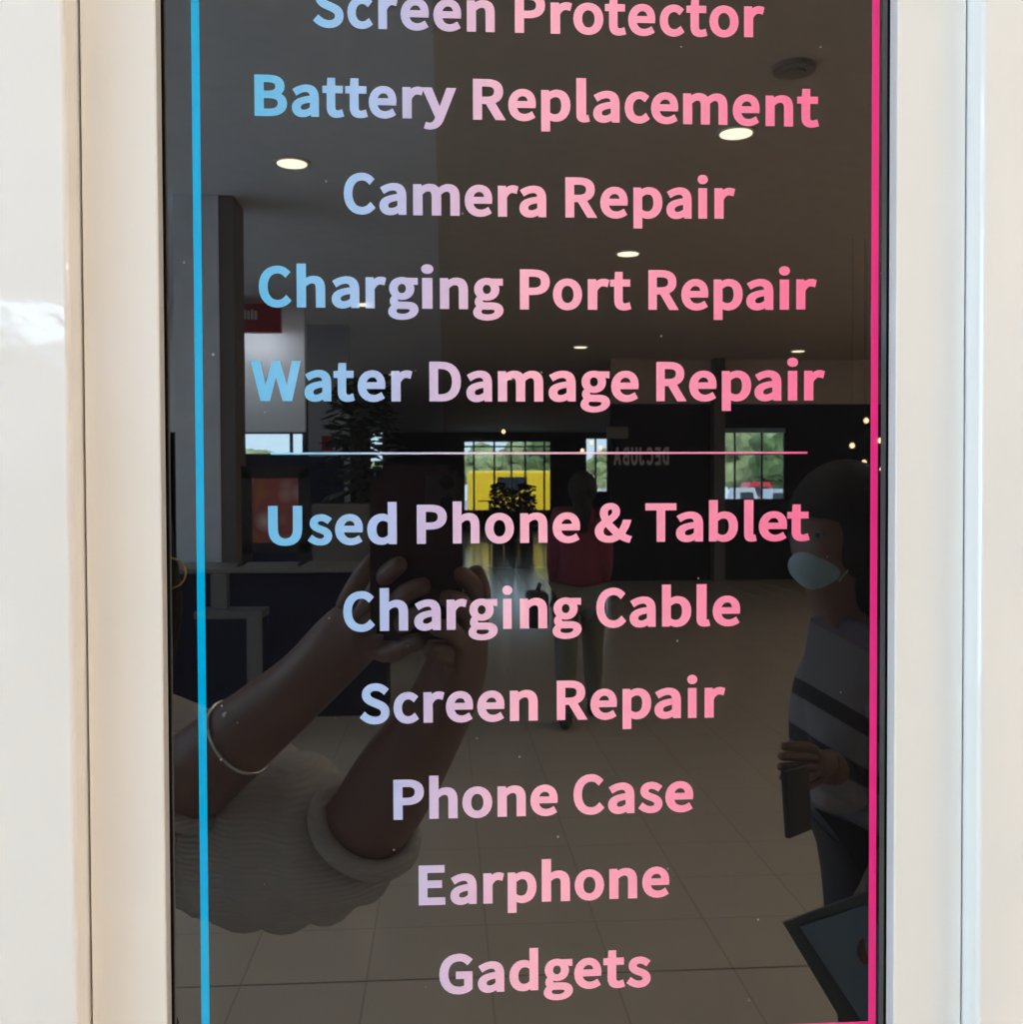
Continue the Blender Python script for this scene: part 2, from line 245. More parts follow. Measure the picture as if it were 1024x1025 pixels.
def skin(name, V, E, root, m, parent, sub=2, label=None):
    """one continuous surface grown over a skeleton of joints: V = {joint: (position, radius or (rx, ry))}"""
    me = bpy.data.meshes.new(name); ks = list(V); ix = {k: i for i, k in enumerate(ks)}
    me.from_pydata([tuple(V[k][0]) for k in ks], [(ix[a], ix[b]) for a, b in E], [])
    o = bpy.data.objects.new(name, me); COL.objects.link(o)
    md = o.modifiers.new('skin', 'SKIN')
    md.use_smooth_shade = True
    for k in ks:
        r = V[k][1]; r = r if isinstance(r, tuple) else (r, r)
        sv = me.skin_vertices[0].data[ix[k]]
        sv.radius = (r[0] * 1.12, r[1] * 1.12); sv.use_root = (k == root)
    if sub:
        s = o.modifiers.new('sub', 'SUBSURF'); s.levels = sub; s.render_levels = sub
    dg = bpy.context.evaluated_depsgraph_get(); dg.update()
    me2 = bpy.data.meshes.new_from_object(o.evaluated_get(dg))
    for p in me2.polygons: p.use_smooth = True
    o.modifiers.clear(); o.data = me2; bpy.data.meshes.remove(me)
    me2.name = name
    me2.materials.clear(); me2.materials.append(m)
    if parent: o.parent = parent
    if label: o['label'] = label
    return o

def S(px, py, dep):
    """real-world point of something that the glossy sign mirrors at (px, py); dep = its path length along y, eye to sign to thing"""
    d = RIGHT * ((px - 512.0) / FOCAL) + DOWN * ((py - 512.5) / FOCAL) + FWD
    p = EYE + d * (dep / d.y)
    return Vector((p.x, -p.y, p.z))
def SC(px, py, z=CEIL):
    """where on the ceiling (or any level z) lies what the sign mirrors at (px, py)"""
    d = RIGHT * ((px - 512.0) / FOCAL) + DOWN * ((py - 512.5) / FOCAL) + FWD
    p = EYE + d * ((z - EYE.z) / d.z)
    return (round(p.x, 2), round(-p.y, 2))
def Y(dep): return 0.44 - dep
def sbox(bm, px0, px1, py0, py1, dep, thick, bevel=0.0):
    a, b = S(px0, py0, dep), S(px1, py1, dep)
    return box(bm, a.x, b.x, a.y - thick, a.y, b.z, a.z, bevel)

# ================================================================== STRUCTURE
white = None
def wall_holes(name, axis, pos, thick, u0, u1, z0, z1, holes, m):
    """a wall in the plane axis = pos, with rectangular openings (u0, u1, z0, z1)"""
    us = sorted({u0, u1, *[min(max(h[i], u0), u1) for h in holes for i in (0, 1)]})
    zs = sorted({z0, z1, *[min(max(h[i], z0), z1) for h in holes for i in (2, 3)]})
    bm = nb()
    for ua, ub in zip(us, us[1:]):
        for za, zb in zip(zs, zs[1:]):
            cu, cz = (ua + ub) / 2, (za + zb) / 2
            if any(h[0] < cu < h[1] and h[2] < cz < h[3] for h in holes): continue
            if axis == 'y': box(bm, ua, ub, pos - thick, pos, za, zb)
            else: box(bm, pos - thick, pos, ua, ub, za, zb)
    return struct(obj(name, bm, m))

m_floor = mat('floor_tile', (0.5, 0.42, 0.32), 0.13, 0.5, noise=0.05, nscale=3)
# large square tiles with thin dark joints
n = m_floor.node_tree; p = n.nodes['Principled BSDF']
t = n.nodes.new('ShaderNodeTexCoord'); mp = n.nodes.new('ShaderNodeMapping'); br = n.nodes.new('ShaderNodeTexBrick')
mp.inputs['Location'].default_value = (0.26, 0.06, 0)
n.links.new(t.outputs['Object'], mp.inputs[0]); n.links.new(mp.outputs[0], br.inputs['Vector'])
br.offset = 0.0; br.inputs['Scale'].default_value = 1.0
br.inputs['Brick Width'].default_value = 0.4; br.inputs['Row Height'].default_value = 0.4
br.inputs['Mortar Size'].default_value = 0.0035; br.inputs['Mortar Smooth'].default_value = 0.2
br.inputs['Color1'].default_value = (*FLOOR_A, 1); br.inputs['Color2'].default_value = (*FLOOR_B, 1)
br.inputs['Mortar'].default_value = (0.44, 0.37, 0.29, 1)
n.links.new(br.outputs[0], p.inputs['Base Color'])
NOOK_X, NOOK_Y = -3.15, -23.56                                  # the building steps back beyond this corner
bm = nb(); box(bm, HALL_L - 0.2, HALL_R + 0.2, NOOK_Y - 0.2, 0.3, -0.1, 0); box(bm, NOOK_X - 0.15, HALL_R + 0.2, FAR - 0.3, NOOK_Y - 0.2, -0.1, 0)
struct(obj('floor', bm, m_floor))
struct(obj('trim_5', box(nb(), HALL_L, HALL_R, -2.866, -2.857, -0.002, 0.0006), mat('expansion_joint', (0.22, 0.18, 0.14), 0.6)))

m_ceil = mat('ceiling_warm', (0.54, 0.46, 0.40), 0.8, noise=0.04)
m_ceil2 = mat('ceiling_grey', (0.64, 0.67, 0.74), 0.8, noise=0.04)
SKYL = (-6.3, -4.9, -17.0, -2.0)                                 # unseen long roof light, added over the left side for more daylight
def slab(name, x0, x1, y0, y1, holes, m):
    us = sorted({x0, x1, *[h[i] for h in holes for i in (0, 1)]}); vs = sorted({y0, y1, *[h[i] for h in holes for i in (2, 3)]})
    bm = nb()
    for a, b_ in zip(us, us[1:]):
        for c, d in zip(vs, vs[1:]):
            if not any(h[0] < (a + b_) / 2 < h[1] and h[2] < (c + d) / 2 < h[3] for h in holes): box(bm, a, b_, c, d, CEIL, CEIL + 0.25)
    return struct(obj(name, bm, m))
x1 = -0.045
slab('ceiling', HALL_L - 0.2, x1, FAR - 0.3, 0.3, [SKYL, (HALL_L - 0.2, NOOK_X - 0.15, FAR - 0.3, NOOK_Y - 0.2)], m_ceil2)
slab('ceiling', x1, HALL_R + 0.2, FAR - 0.3, 0.3, [], m_ceil)

m_left = mat('pale_wall', (0.55, 0.56, 0.58), 0.7, noise=0.03)
m_right = mat('warm_wall', (0.45, 0.36, 0.28), 0.7, noise=0.05)
m_dark = mat('charcoal_shopfront', (0.012, 0.014, 0.02), 0.8, 0.15, noise=0.2)
m_navy = mat('navy_panel', (0.010, 0.014, 0.038), 0.7, 0.2, noise=0.15)
SIDE_GL = (-9.5, -0.7, 0.1, 3.5); CLER = (-17.0, -13.4, 2.9, 3.7)
wall_holes('wall_left', 'x', HALL_L, 0.2, NOOK_Y, 0.3, 0, CEIL, [SIDE_GL, CLER], m_left)
struct(obj('wall_right', box(nb(), HALL_R, HALL_R + 0.2, FAR, 0.3, 0, CEIL), m_right))

def SX(px, dep): return S(px, 490, dep).x
def SZ(py, dep): return S(445, py, dep).z
D = 40.0
holes = {}
def hole(px0, px1, py0, py1, dep=D): return (SX(px0, dep), SX(px1, dep), SZ(py1, dep), SZ(py0, dep))
H_A = hole(464, 552, 441, 512); H_B = hole(586, 609, 438, 494); H_C = hole(722, 786, 432, 502)
H_L = hole(234, 309, 432, 456, 24.0); H_L2 = hole(370, 384, 426, 470)
wall_holes('wall_far', 'y', FAR, 0.2, NOOK_X, HALL_R, 0, CEIL, [H_A, H_B, H_C, H_L2], m_dark)
wall_holes('wall_left_end', 'y', NOOK_Y, 0.2, HALL_L, NOOK_X, 0, CEIL, [H_L], m_dark)
struct(obj('wall_left_return', box(nb(), NOOK_X - 0.15, NOOK_X, FAR, NOOK_Y - 0.2, 0, CEIL), m_dark))

# the wall that carries the sign, behind the cladding
struct(obj('wall_back', box(nb(), HALL_L, HALL_R, 0.045, 0.25, 0, CEIL), m_left))

m_frame = mat('window_frame', (0.03, 0.03, 0.035), 0.4)
def window(i, axis, pos, rect, mull, rails=(), fm=m_frame):
    """opening with a frame, mullions at the given u, rails at the given z, and its panes"""
    u0, u1, z0, z1 = rect; w_ = 0.05
    bm = nb()
    def bar(a, b, c, d):
        if axis == 'y': box(bm, a, b, pos - 0.13, pos - 0.05, c, d)
        else: box(bm, pos - 0.13, pos - 0.05, a, b, c, d)
    bar(u0, u1, z0, z0 + w_); bar(u0, u1, z1 - w_, z1); bar(u0, u0 + w_, z0, z1); bar(u1 - w_, u1, z0, z1)
    for u in mull: bar(u - 0.035, u + 0.035, z0, z1)
    for z in rails: bar(u0, u1, z - 0.03, z + 0.03)
    f = struct(obj('window_%d' % i, bm, fm))
    g = nb()
    if axis == 'y': box(g, u0 + 0.02, u1 - 0.02, pos - 0.095, pos - 0.085, z0 + 0.02, z1 - 0.02)
    else: box(g, pos - 0.095, pos - 0.085, u0 + 0.02, u1 - 0.02, z0 + 0.02, z1 - 0.02)
    obj('pane', g, glass_mat(), f)
window(1, 'y', FAR, H_A, [SX(q, D) for q in (474.5, 495, 512, 526, 545)], [SZ(447, D)])
window(2, 'y', FAR, H_B, [SX(596.5, D)], [])
window(3, 'y', FAR, H_C, [SX(q, D) for q in (736, 763)], [SZ(455, D)])
window(4, 'y', NOOK_Y, H_L, [SX(291.5, 24.0)], [])
window(5, 'y', FAR, H_L2, [], [])
window(6, 'x', HALL_L, SIDE_GL, [-2.9, -5.1, -7.3], [2.4])
window(7, 'x', HALL_L, CLER, [-15.2], [])

# inner shopfronts on the right of the concourse
R = 17.5
wall_holes('wall_right_shops', 'y', Y(R), 0.15, SX(612, R), HALL_R, 0, CEIL,
           [(SX(722, R), SX(789, R), SZ(502, R), SZ(428, R))], m_dark)

# ================================================================== THE SIGN
FX = 0.039                                                        # the board's centre line
sign = thing('sign_board', (FX, 0, 0.90),
             'tall white framed wall sign with glossy black face listing phone repair services', 'sign')
def sz(z): return z - 0.90
GL, GR, FL, FR = -0.1166 - FX, 0.1942 - FX, -0.1470 - FX, 0.2243 - FX

m_white = mat('white_powder_coat', (0.84, 0.82, 0.79), 0.3, 0.5, bump=0.06, bscale=300, coat=0.6, coat_rough=0.10)
n = m_white.node_tree; p = n.nodes['Principled BSDF']           # a few scuffs and specks in the paint
t = n.nodes.new('ShaderNodeTexCoord'); vo = n.nodes.new('ShaderNodeTexVoronoi'); vo.inputs['Scale'].default_value = 38
vo.feature = 'F1'; vo.inputs['Randomness'].default_value = 1
n.links.new(t.outputs['Object'], vo.inputs['Vector'])
def maprange(n, src, a, b, c, d):
    r = n.nodes.new('ShaderNodeMapRange'); r.clamp = True
    for k, v in zip((1, 2, 3, 4), (a, b, c, d)): r.inputs[k].default_value = v
    n.links.new(src, r.inputs[0]); return r.outputs[0]
def math_(n, op, a, b):
    r = n.nodes.new('ShaderNodeMath'); r.operation = op
    for i, v in enumerate((a, b)):
        if isinstance(v, (int, float)): r.inputs[i].default_value = v
        else: n.links.new(v, r.inputs[i])
    return r.outputs[0]
spot = maprange(n, vo.outputs['Distance'], 0.018, 0.034, 1, 0)
sc = n.nodes.new('ShaderNodeSeparateColor'); n.links.new(vo.outputs['Color'], sc.inputs[0])
rare = maprange(n, sc.outputs[0], 0.90, 0.91, 0, 0.55)
mx = n.nodes.new('ShaderNodeMix'); mx.data_type = 'RGBA'
n.links.new(math_(n, 'MULTIPLY', spot, rare), mx.inputs[0])
mx.inputs[6].default_value = (0.84, 0.82, 0.79, 1); mx.inputs[7].default_value = (0.30, 0.24, 0.20, 1)
n.links.new(mx.outputs[2], p.inputs['Base Color'])

def profile_frame():
    """picture-frame ring: raised face, small rounded lips, recess down to the glass"""
    bm = nb()
    zt, zb = sz(2.18), sz(0.93)
    prof = [(0.0000, 0.030), (0.0000, -0.0072), (0.0002, -0.0077), (0.0007, -0.0080),
            (0.0297, -0.0080), (0.0302, -0.0078), (0.0304, -0.0073), (0.0304, 0.0005), (0.0304, 0.030)]
    rings = []
    for o_, y in prof:
        x0, x1, z0, z1 = FL + o_, FR - o_, zb + o_, zt - o_
        rings.append([bm.verts.new((a, y, c)) for a, c in ((x0, z0), (x1, z0), (x1, z1), (x0, z1))])
    for a, b in zip(rings, rings[1:]):
        for k in range(4): bm.faces.new((a[k], a[(k + 1) % 4], b[(k + 1) % 4], b[k]))
    for k in range(4): bm.faces.new((rings[-1][k], rings[-1][(k + 1) % 4], rings[0][(k + 1) % 4], rings[0][k]))
    return bm
obj('frame', profile_frame(), m_white, sign)['label'] = 'glossy off-white frame around the black face'

# black glossy face
m_face = mat('black_acrylic', (0.0045, 0.004, 0.0042), 0.012, 0.5, ior=IOR_FACE)
n = m_face.node_tree; p = n.nodes['Principled BSDF']            # sparse dust specks and faint wipe haze
t = n.nodes.new('ShaderNodeTexCoord'); vo = n.nodes.new('ShaderNodeTexVoronoi'); vo.inputs['Scale'].default_value = 90
n.links.new(t.outputs['Object'], vo.inputs['Vector'])
spot = maprange(n, vo.outputs['Distance'], 0.03, 0.055, 1, 0)
sc = n.nodes.new('ShaderNodeSeparateColor'); n.links.new(vo.outputs['Color'], sc.inputs[0])
rare = maprange(n, sc.outputs[1], 0.78, 1.0, 0, 0.35)
mx = n.nodes.new('ShaderNodeMix'); mx.data_type = 'RGBA'
n.links.new(math_(n, 'MULTIPLY', spot, rare), mx.inputs[0])
mx.inputs[6].default_value = (0.0045, 0.004, 0.0042, 1); mx.inputs[7].default_value = (0.7, 0.68, 0.62, 1)
n.links.new(mx.outputs[2], p.inputs['Base Color'])
obj('face_panel', box(nb(), GL + 0.0007, GR - 0.0007, 0.0, 0.004, sz(0.962), sz(2.148)), m_face, sign)['label'] = 'glossy black acrylic face'
# rubber gasket between face and frame
bm = nb()
for a, b in ((GL - 0.0002, GL + 0.0010), (GR - 0.0010, GR + 0.0002)):
    box(bm, a, b, -0.0006, 0.004, sz(0.962), sz(2.148))
obj('gasket', bm, mat('black_rubber', (0.004, 0.004, 0.004), 0.9, 0.1), sign)

# printed colours: cyan on the left through lilac to pink on the right
def gradient_mat(name, stops):
    m = mat(name, (0.5, 0.5, 0.5), 0.03, 0.5, ior=1.6)
    n = m.node_tree; p = n.nodes['Principled BSDF']
    t = n.nodes.new('ShaderNodeTexCoord'); s = n.nodes.new('ShaderNodeSeparateXYZ')
    n.links.new(t.outputs['Object'], s.inputs[0])
    f = maprange(n, s.outputs[0], -0.16, 0.16, 0, 1)
    r = n.nodes.new('ShaderNodeValToRGB'); n.links.new(f, r.inputs[0])
    el = r.color_ramp.elements
    while len(el) > 1: el.remove(el[-1])
    for i, (x, c) in enumerate(stops):
        e = el[0] if i == 0 else el.new(0.5)
        e = el[i] if i else e
        e.position = (x - FX + 0.16) / 0.32
        e.color = (*[max(0.0, (v - 0.03)) / PRINT_LIGHT for v in lin(*c)], 1)
    n.links.new(r.outputs[0], p.inputs['Base Color'])
    return m
m_text = gradient_mat('lettering_print', [(-0.083, (100, 186, 230)), (-0.055, (135, 190, 232)), (-0.030, (172, 192, 232)),
    (-0.012, (196, 186, 220)), (0.012, (222, 186, 212)), (0.036, (246, 178, 198)), (0.060, (250, 170, 194)),
    (0.110, (252, 161, 186)), (0.140, (249, 146, 176)), (0.158, (246, 124, 162))])
m_rule = gradient_mat('rule_print', [(-0.1044, (35, 176, 228)), (-0.10, (38, 176, 228)), (-0.07, (120, 196, 235)), (-0.03, (190, 205, 235)),
    (0.03, (226, 186, 210)), (0.10, (250, 140, 175)), (0.158, (244, 110, 155)), (0.182, (238, 72, 138)), (0.189, (236, 66, 135))])

# border: thin vinyl rectangle, blue on the left, pink on the right
bm = nb(); T = -0.00025
zt_, zb_ = sz(2.100), sz(1.3405)
for a, b, c, d in ((-0.1043, -0.1010, zb_, zt_), (0.1861, 0.1893, zb_, zt_), (-0.1010, 0.1861, zb_, zb_ + 0.0033), (-0.1010, 0.1861, zt_ - 0.0033, zt_)):
    box(bm, a - FX, b - FX, T, 0.0, c, d)
obj('border_line', bm, m_rule, sign)['label'] = 'thin rectangular border, cyan on the left and hot pink on the right'
bm = nb(); box(bm, -0.0732 - FX, 0.1578 - FX, T, 0.0, sz(1.5951), sz(1.5960))
obj('divider_line', bm, m_rule, sign)['label'] = 'hairline between the fifth and sixth line of text'

def glyph_loops(ch):
    w_, ls = GLYPHS[ch]
    return w_, [[tuple(int(v) / 1000 for v in q.split(',')) for q in l.split()] for l in ls]
def winding(pt, loops):
    wn = 0; x, y = pt
    for l in loops:
        k = len(l)
        for i in range(k):
            (x0, y0), (x1_, y1_) = l[i], l[(i + 1) % k]
            if (y0 <= y) != (y1_ <= y):
                xx = x0 + (y - y0) * (x1_ - x0) / (y1_ - y0)
                if xx > x: wn += 1 if y1_ > y0 else -1
    return wn
_tri = {}
def glyph_tris(ch):
    if ch in _tri: return _tri[ch]
    w_, loops = glyph_loops(ch)
    co, ed = [], []
    for l in loops:
        s = len(co); co += [Vector(q) for q in l]
        ed += [(s + i, s + (i + 1) % len(l)) for i in range(len(l))]
    vs, es, fs, *_ = delaunay_2d_cdt(co, ed, [], 0, 1e-5)
    keep = [f for f in fs if winding((sum(vs[i].x for i in f) / len(f), sum(vs[i].y for i in f) / len(f)), loops) != 0]
    _tri[ch] = (w_, [(v.x, v.y) for v in vs], keep)
    return _tri[ch]
def add_glyph(bm, ch, x0, x1, z0, cap, y_front, y_back, flip=False):
    """solid letter: front plate towards -y (or +y when flipped), thickness between the two y"""
    w_, vs, fs = glyph_tris(ch)
    def P(v, y): return (x0 + v[0] * (x1 - x0), y, z0 + v[1] * cap)
    F = [bm.verts.new(P(v, y_front)) for v in vs]; B = [bm.verts.new(P(v, y_back)) for v in vs]
    cnt = {}
    for f in fs:
        bm.faces.new([F[i] for i in f]); bm.faces.new([B[i] for i in reversed(f)])
        for i in range(len(f)):
            e = (f[i], f[(i + 1) % len(f)]); k = tuple(sorted(e))
            cnt.setdefault(k, []).append(e)
    for k, es in cnt.items():
        if len(es) == 1:
            a, b = es[0]; bm.faces.new((F[a], B[a], B[b], F[b]))
    for v in F + B:
        if not v.link_faces: bm.verts.remove(v)
NAMES = ['Screen Protector', 'Battery Replacement', 'Camera Repair', 'Charging Port Repair', 'Water Damage Repair',
         'Used Phone & Tablet', 'Charging Cable', 'Screen Repair', 'Phone Case', 'Earphone', 'Gadgets']
for (text, cap, spots), words in zip(LINES, NAMES):
    bm = nb()
    for ch, (a, b, z) in zip(text, spots):
        add_glyph(bm, ch, a / 1e4 - FX, b / 1e4 - FX, sz(1.58 + z / 1e4), cap / 1000, T, 0.0)
    obj('lettering', bm, m_text, sign)['label'] = 'bold printed line reading ' + words

# cladding panels either side, standing proud of the sign's frame
m_clad = mat('white_gloss_cladding', (0.84, 0.83, 0.815), 0.3, 0.5, bump=0.16, bscale=75, coat=1.0, coat_rough=0.035)
bm = nb(); box(bm, -1.35, -0.1477, -0.0220, 0.043, 0.02, 3.2, 0.0018, 3)
tag(obj('cladding_panel', bm, m_clad), 'glossy off-white cladding panel left of the black sign, with a tan shaded edge', 'panel', 'cladding panels beside the sign')
bm = nb(); box(bm, 0.2249, 1.45, -0.0202, 0.043, 0.02, 3.2, 0.0018, 3)
tag(obj('cladding_panel', bm, m_clad), 'off-white cladding panel right of the black sign, with a pale blue lit edge', 'panel', 'cladding panels beside the sign')
for nm, z0, z1 in (('trim_1', 0.02, 0.925), ('trim_2', 2.185, 3.2)):
    struct(obj(nm, box(nb(), -0.1470, 0.2243, -0.008, 0.043, z0, z1), m_clad))
# ================================================================== THE CONCOURSE
m_lamp = mat('warm_lamp', (0.8, 0.75, 0.65), 0.5, emit=(1.0, 0.84, 0.60), estr=10)
m_ring = mat('lamp_ring', (0.5, 0.48, 0.45), 0.5)
def downlight(x, y, r=0.10):
    t = thing('downlight', (x, y, CEIL), DL_LABEL.get((x, y), 'round warm ceiling downlight over the concourse'), 'ceiling light', 'round ceiling downlights')
    bm = nb(); cyl(bm, (0, 0, -0.012), (0, 0, 0.0), r + 0.025, n=32); obj('ring', bm, m_ring, t)
    bm = nb(); cyl(bm, (0, 0, -0.016), (0, 0, -0.0121), r, n=32); obj('lens', bm, m_lamp, t)
DL = [(292, 162, 'round warm downlight mirrored in the sign between Battery and Camera on the left'),
 (737, 132, 'round warm downlight mirrored just under the word Replacement'),
 (629, 253, 'round warm downlight mirrored between Camera Repair and Port Repair'),
 (581, 347, 'small round downlight mirrored above the word Damage'),
 (799, 351, 'small round downlight mirrored above the last letters of Water Damage Repair'),
 (364, 304, 'round downlight mirrored over the letters of Charging'),
 (391, 374, 'small round downlight mirrored over the word Water'),
 (508, 379, 'tiny round downlight mirrored on the letters of Damage'),
 (741, 384, 'tiny round downlight mirrored on the last word Repair'),
 (105, 218, 'round downlight that glints on the upper left of the white frame'),
 (106, 362, 'round downlight that glints on the middle left of the white frame')]
DL = [(*SC(a, b), lab) for a, b, lab in DL]
DL_LABEL = {(x, y): lab for x, y, lab in DL}
DL = [(x, y) for x, y, lab in DL]
for x, y in DL: downlight(x, y)
# unseen fill panels added overhead to brighten the sign's front
m_panel2 = mat('panel_glow_neutral', (0.8, 0.78, 0.72), 0.5, emit=(1.0, 0.90, 0.78), estr=OVERHEAD)
for x, lab in ((-2.2, 'added square fill light panel overhead, left of the sign'), (0.1, 'added square fill light panel overhead, straight before the sign'), (2.4, 'added square fill light panel overhead, right of the sign')):
    t = thing('added_light_panel', (x, -2.5, CEIL), lab, 'ceiling light', 'added square fill light panels')
    obj('frame', box(nb(), -0.65, 0.65, -0.65, 0.65, -0.02, 0.0), m_ring, t)
    obj('diffuser', box(nb(), -0.6, 0.6, -0.6, 0.6, -0.026, -0.0201), m_panel2, t)
# unseen warm panels added over the right side to brighten the concourse
m_panel = mat('panel_glow', (0.8, 0.75, 0.65), 0.5, emit=(1.0, 0.91, 0.78), estr=PANEL)
for ix, x in enumerate((6.9, 9.4)):
    for iy, y in enumerate((-1.6, -4.2, -6.8, -9.4, -12.0)):
        if ix == 0 and iy == 4: continue
        lab = 'added square warm fill light panel, %s %s' % (('nearest to the sign wall', 'second from the sign wall', 'third from the sign wall', 'fourth from the sign wall', 'farthest from the sign wall')[iy],
              ('in the inner row', 'along the right wall')[ix])
        t = thing('added_light_panel', (x, y, CEIL), lab, 'ceiling light', 'added square fill light panels')
        obj('frame', box(nb(), -0.65, 0.65, -0.65, 0.65, -0.02, 0.0), m_ring, t)
        obj('diffuser', box(nb(), -0.6, 0.6, -0.6, 0.6, -0.026, -0.0201), m_panel, t)
q = S(795, 67, 5.35)
bm = nb(); cyl(bm, (q.x, q.y, CEIL - 0.03), (q.x, q.y, CEIL), 0.11, n=28); cyl(bm, (q.x, q.y, CEIL - 0.045), (q.x, q.y, CEIL - 0.03), 0.06, n=28)
tag(obj('ceiling_speaker', bm, mat('dark_grille', (0.26, 0.22, 0.19), 0.7)), 'round dark ceiling grille mirrored at the upper right of the sign', 'ceiling speaker')

# pillar behind the service counter
m_pillar = mat('grey_pillar', (0.74, 0.76, 0.82), 0.6, noise=0.05)
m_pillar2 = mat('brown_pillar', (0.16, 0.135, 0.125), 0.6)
t = thing('pillar', (SX(205, 7.9), Y(8.1), 0), 'tall grey square pillar with a brown side behind the service counter', 'pillar')
bm = nb(); box(bm, SX(176, 7.9) - t.location.x, SX(221, 7.9) - t.location.x, -0.2, 0.2, 0, CEIL); obj('shaft', bm, m_pillar, t)
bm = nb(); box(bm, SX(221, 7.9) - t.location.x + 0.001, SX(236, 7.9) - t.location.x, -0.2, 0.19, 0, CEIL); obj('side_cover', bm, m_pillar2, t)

# service counter
C = 7.2
t = thing('service_counter', (SX(270, C), Y(C) - 0.3, 0), 'long navy service counter with a thin pale worktop', 'counter')
ox = t.location.x; ct = SZ(567, C)
bm = nb(); box(bm, SX(150, C) - ox, SX(385, C) - ox, -0.3, 0.27, 0, ct - 0.035); obj('body', bm, m_navy, t)
bm = nb(); box(bm, SX(148, C) - ox, SX(388, C) - ox, -0.33, 0.32, ct - 0.034, ct, 0.006); obj('worktop', bm, mat('pale_worktop', (0.22, 0.21, 0.19), 0.35), t)
# poster stand on the counter
t = thing('poster_stand', (SX(272, C), Y(C) - 0.15, ct), 'black tabletop stand holding a red and orange poster on the counter', 'poster stand')
def lx(px): return SX(px, C + 0.15) - t.location.x
def lz(py): return SZ(py, C + 0.15) - ct
m_black = mat('satin_black', (0.012, 0.012, 0.016), 0.5)
bm = nb()
box(bm, lx(242), lx(252), -0.02, 0.02, 0.04, lz(468)); box(bm, lx(299), lx(310), -0.02, 0.02, 0.04, lz(468))
box(bm, lx(242), lx(310), -0.02, 0.02, lz(478), lz(466)); box(bm, lx(242), lx(310), -0.02, 0.02, lz(552), lz(542)); obj('frame', bm, m_black, t)
for a, b in ((240, 250), (300, 312)):
    bm = nb(); cyl(bm, (lx(a), 0.08, 0.012), (lx(b), 0, 0.06), 0.012); cyl(bm, (lx(a), -0.08, 0.012), (lx(b), 0, 0.06), 0.012); obj('leg', bm, m_black, t)
m_poster = mat('poster_print', (0.3, 0.05, 0.04), 0.4)
n = m_poster.node_tree; p = n.nodes['Principled BSDF']
tcn = n.nodes.new('ShaderNodeTexCoord'); nz = n.nodes.new('ShaderNodeTexVoronoi'); nz.inputs['Scale'].default_value = 7
n.links.new(tcn.outputs['Object'], nz.inputs['Vector'])
r = n.nodes.new('ShaderNodeValToRGB'); n.links.new(nz.outputs['Distance'], r.inputs[0])
for i, (pos, c) in enumerate([(0.0, (0.9, 0.8, 0.75)), (0.35, (0.6, 0.35, 0.3)), (0.6, (0.42, 0.08, 0.09)), (0.9, (0.5, 0.18, 0.05))]):
    e = r.color_ramp.elements[i] if i < 2 else r.color_ramp.elements.new(pos)
    e.position = pos; e.color = (*c, 1)
n.links.new(r.outputs[0], p.inputs['Base Color'])
bm = nb(); box(bm, lx(252), lx(299), -0.012, 0.012, lz(542), lz(478)); obj('poster', bm, m_poster, t)
# pale trolley before the counter
m_pale = mat('pale_metal', (0.17, 0.17, 0.18), 0.4)
t = thing('display_trolley', (SX(235, 6.6), Y(6.7), 0), 'low dark trolley with a pale rim and post in front of the counter', 'trolley')
ox = t.location.x
def tx(px): return SX(px, 6.6) - ox
bm = nb(); box(bm, tx(196), tx(260), -0.12, 0.12, 0.05, SZ(612, 6.6) - 0.03); obj('body', bm, m_navy, t)
bm = nb(); box(bm, tx(194), tx(262), -0.13, 0.13, SZ(612, 6.6) - 0.029, SZ(609, 6.6)); obj('top', bm, m_pale, t)
bm = nb(); box(bm, tx(247), tx(262), 0.121, 0.15, 0.0, SZ(612, 6.6) - 0.03); obj('post', bm, m_pale, t)
bm = nb(); box(bm, tx(208), tx(224), -0.05, 0.05, SZ(609, 6.6), SZ(574, 6.6)); obj('dispenser', bm, m_pale, t)
for a in (200, 256):
    bm = nb(); cyl(bm, (tx(a), -0.08, 0.027), (tx(a) + 0.02, -0.08, 0.027), 0.026); obj('wheel', bm, m_black, t)

# white room behind: wall, red fascia sign
m_wht = mat('white_wall', (0.80, 0.84, 0.88), 0.6)
L1 = 12.6
struct(obj('wall_shop_left', box(nb(), SX(110, L1), SX(306, L1), Y(L1) - 0.12, Y(L1), SZ(432, L1), CEIL), m_wht))
m_red = mat('red_fascia', (0.30, 0.015, 0.025), 0.4)
t = thing('fascia_sign', (SX(262, L1), Y(L1) + 0.55, SZ(341, L1)), 'dark red shop fascia sign with two small pale word marks', 'sign')
ox, oz = t.location.x, t.location.z
bm = nb(); box(bm, SX(234, L1) - ox, SX(290, L1) - ox, -0.055, 0.04, 0, SZ(314, L1) - oz); obj('board', bm, m_red, t)
for a_, b_ in ((239, 252), (255, 269)):
    bm = nb()
    for k_ in range(4): u_ = a_ + (b_ - a_) * k_ / 4; box(bm, SX(u_, L1) - ox, SX(u_ + 2.2, L1) - ox, 0.0401, 0.06, SZ(329, L1) - oz, SZ(320 + (k_ % 2), L1) - oz)
    obj('word_mark', bm, mat('pale_letters', (0.6, 0.6, 0.6), 0.5), t)
m_let = mat('pale_letters', (0.6, 0.6, 0.6), 0.5)
def back_text(parent, text, xr, xl, z0, cap, y, m, gap=0.25):
    """raised letters that read from the +y side: they run towards -x"""
    ws = [GLYPHS[c][0] * cap for c in text]; tot = sum(ws) + gap * cap * (len(text) - 1)
    k = (xr - xl) / tot; x = xr; bm = nb()
    for c, w_ in zip(text, ws):
        add_glyph(bm, c, x, x - w_ * k, z0, cap, y + 0.03, y)
        x -= (w_ + gap * cap) * k
    return obj('lettering', bm, m, parent)
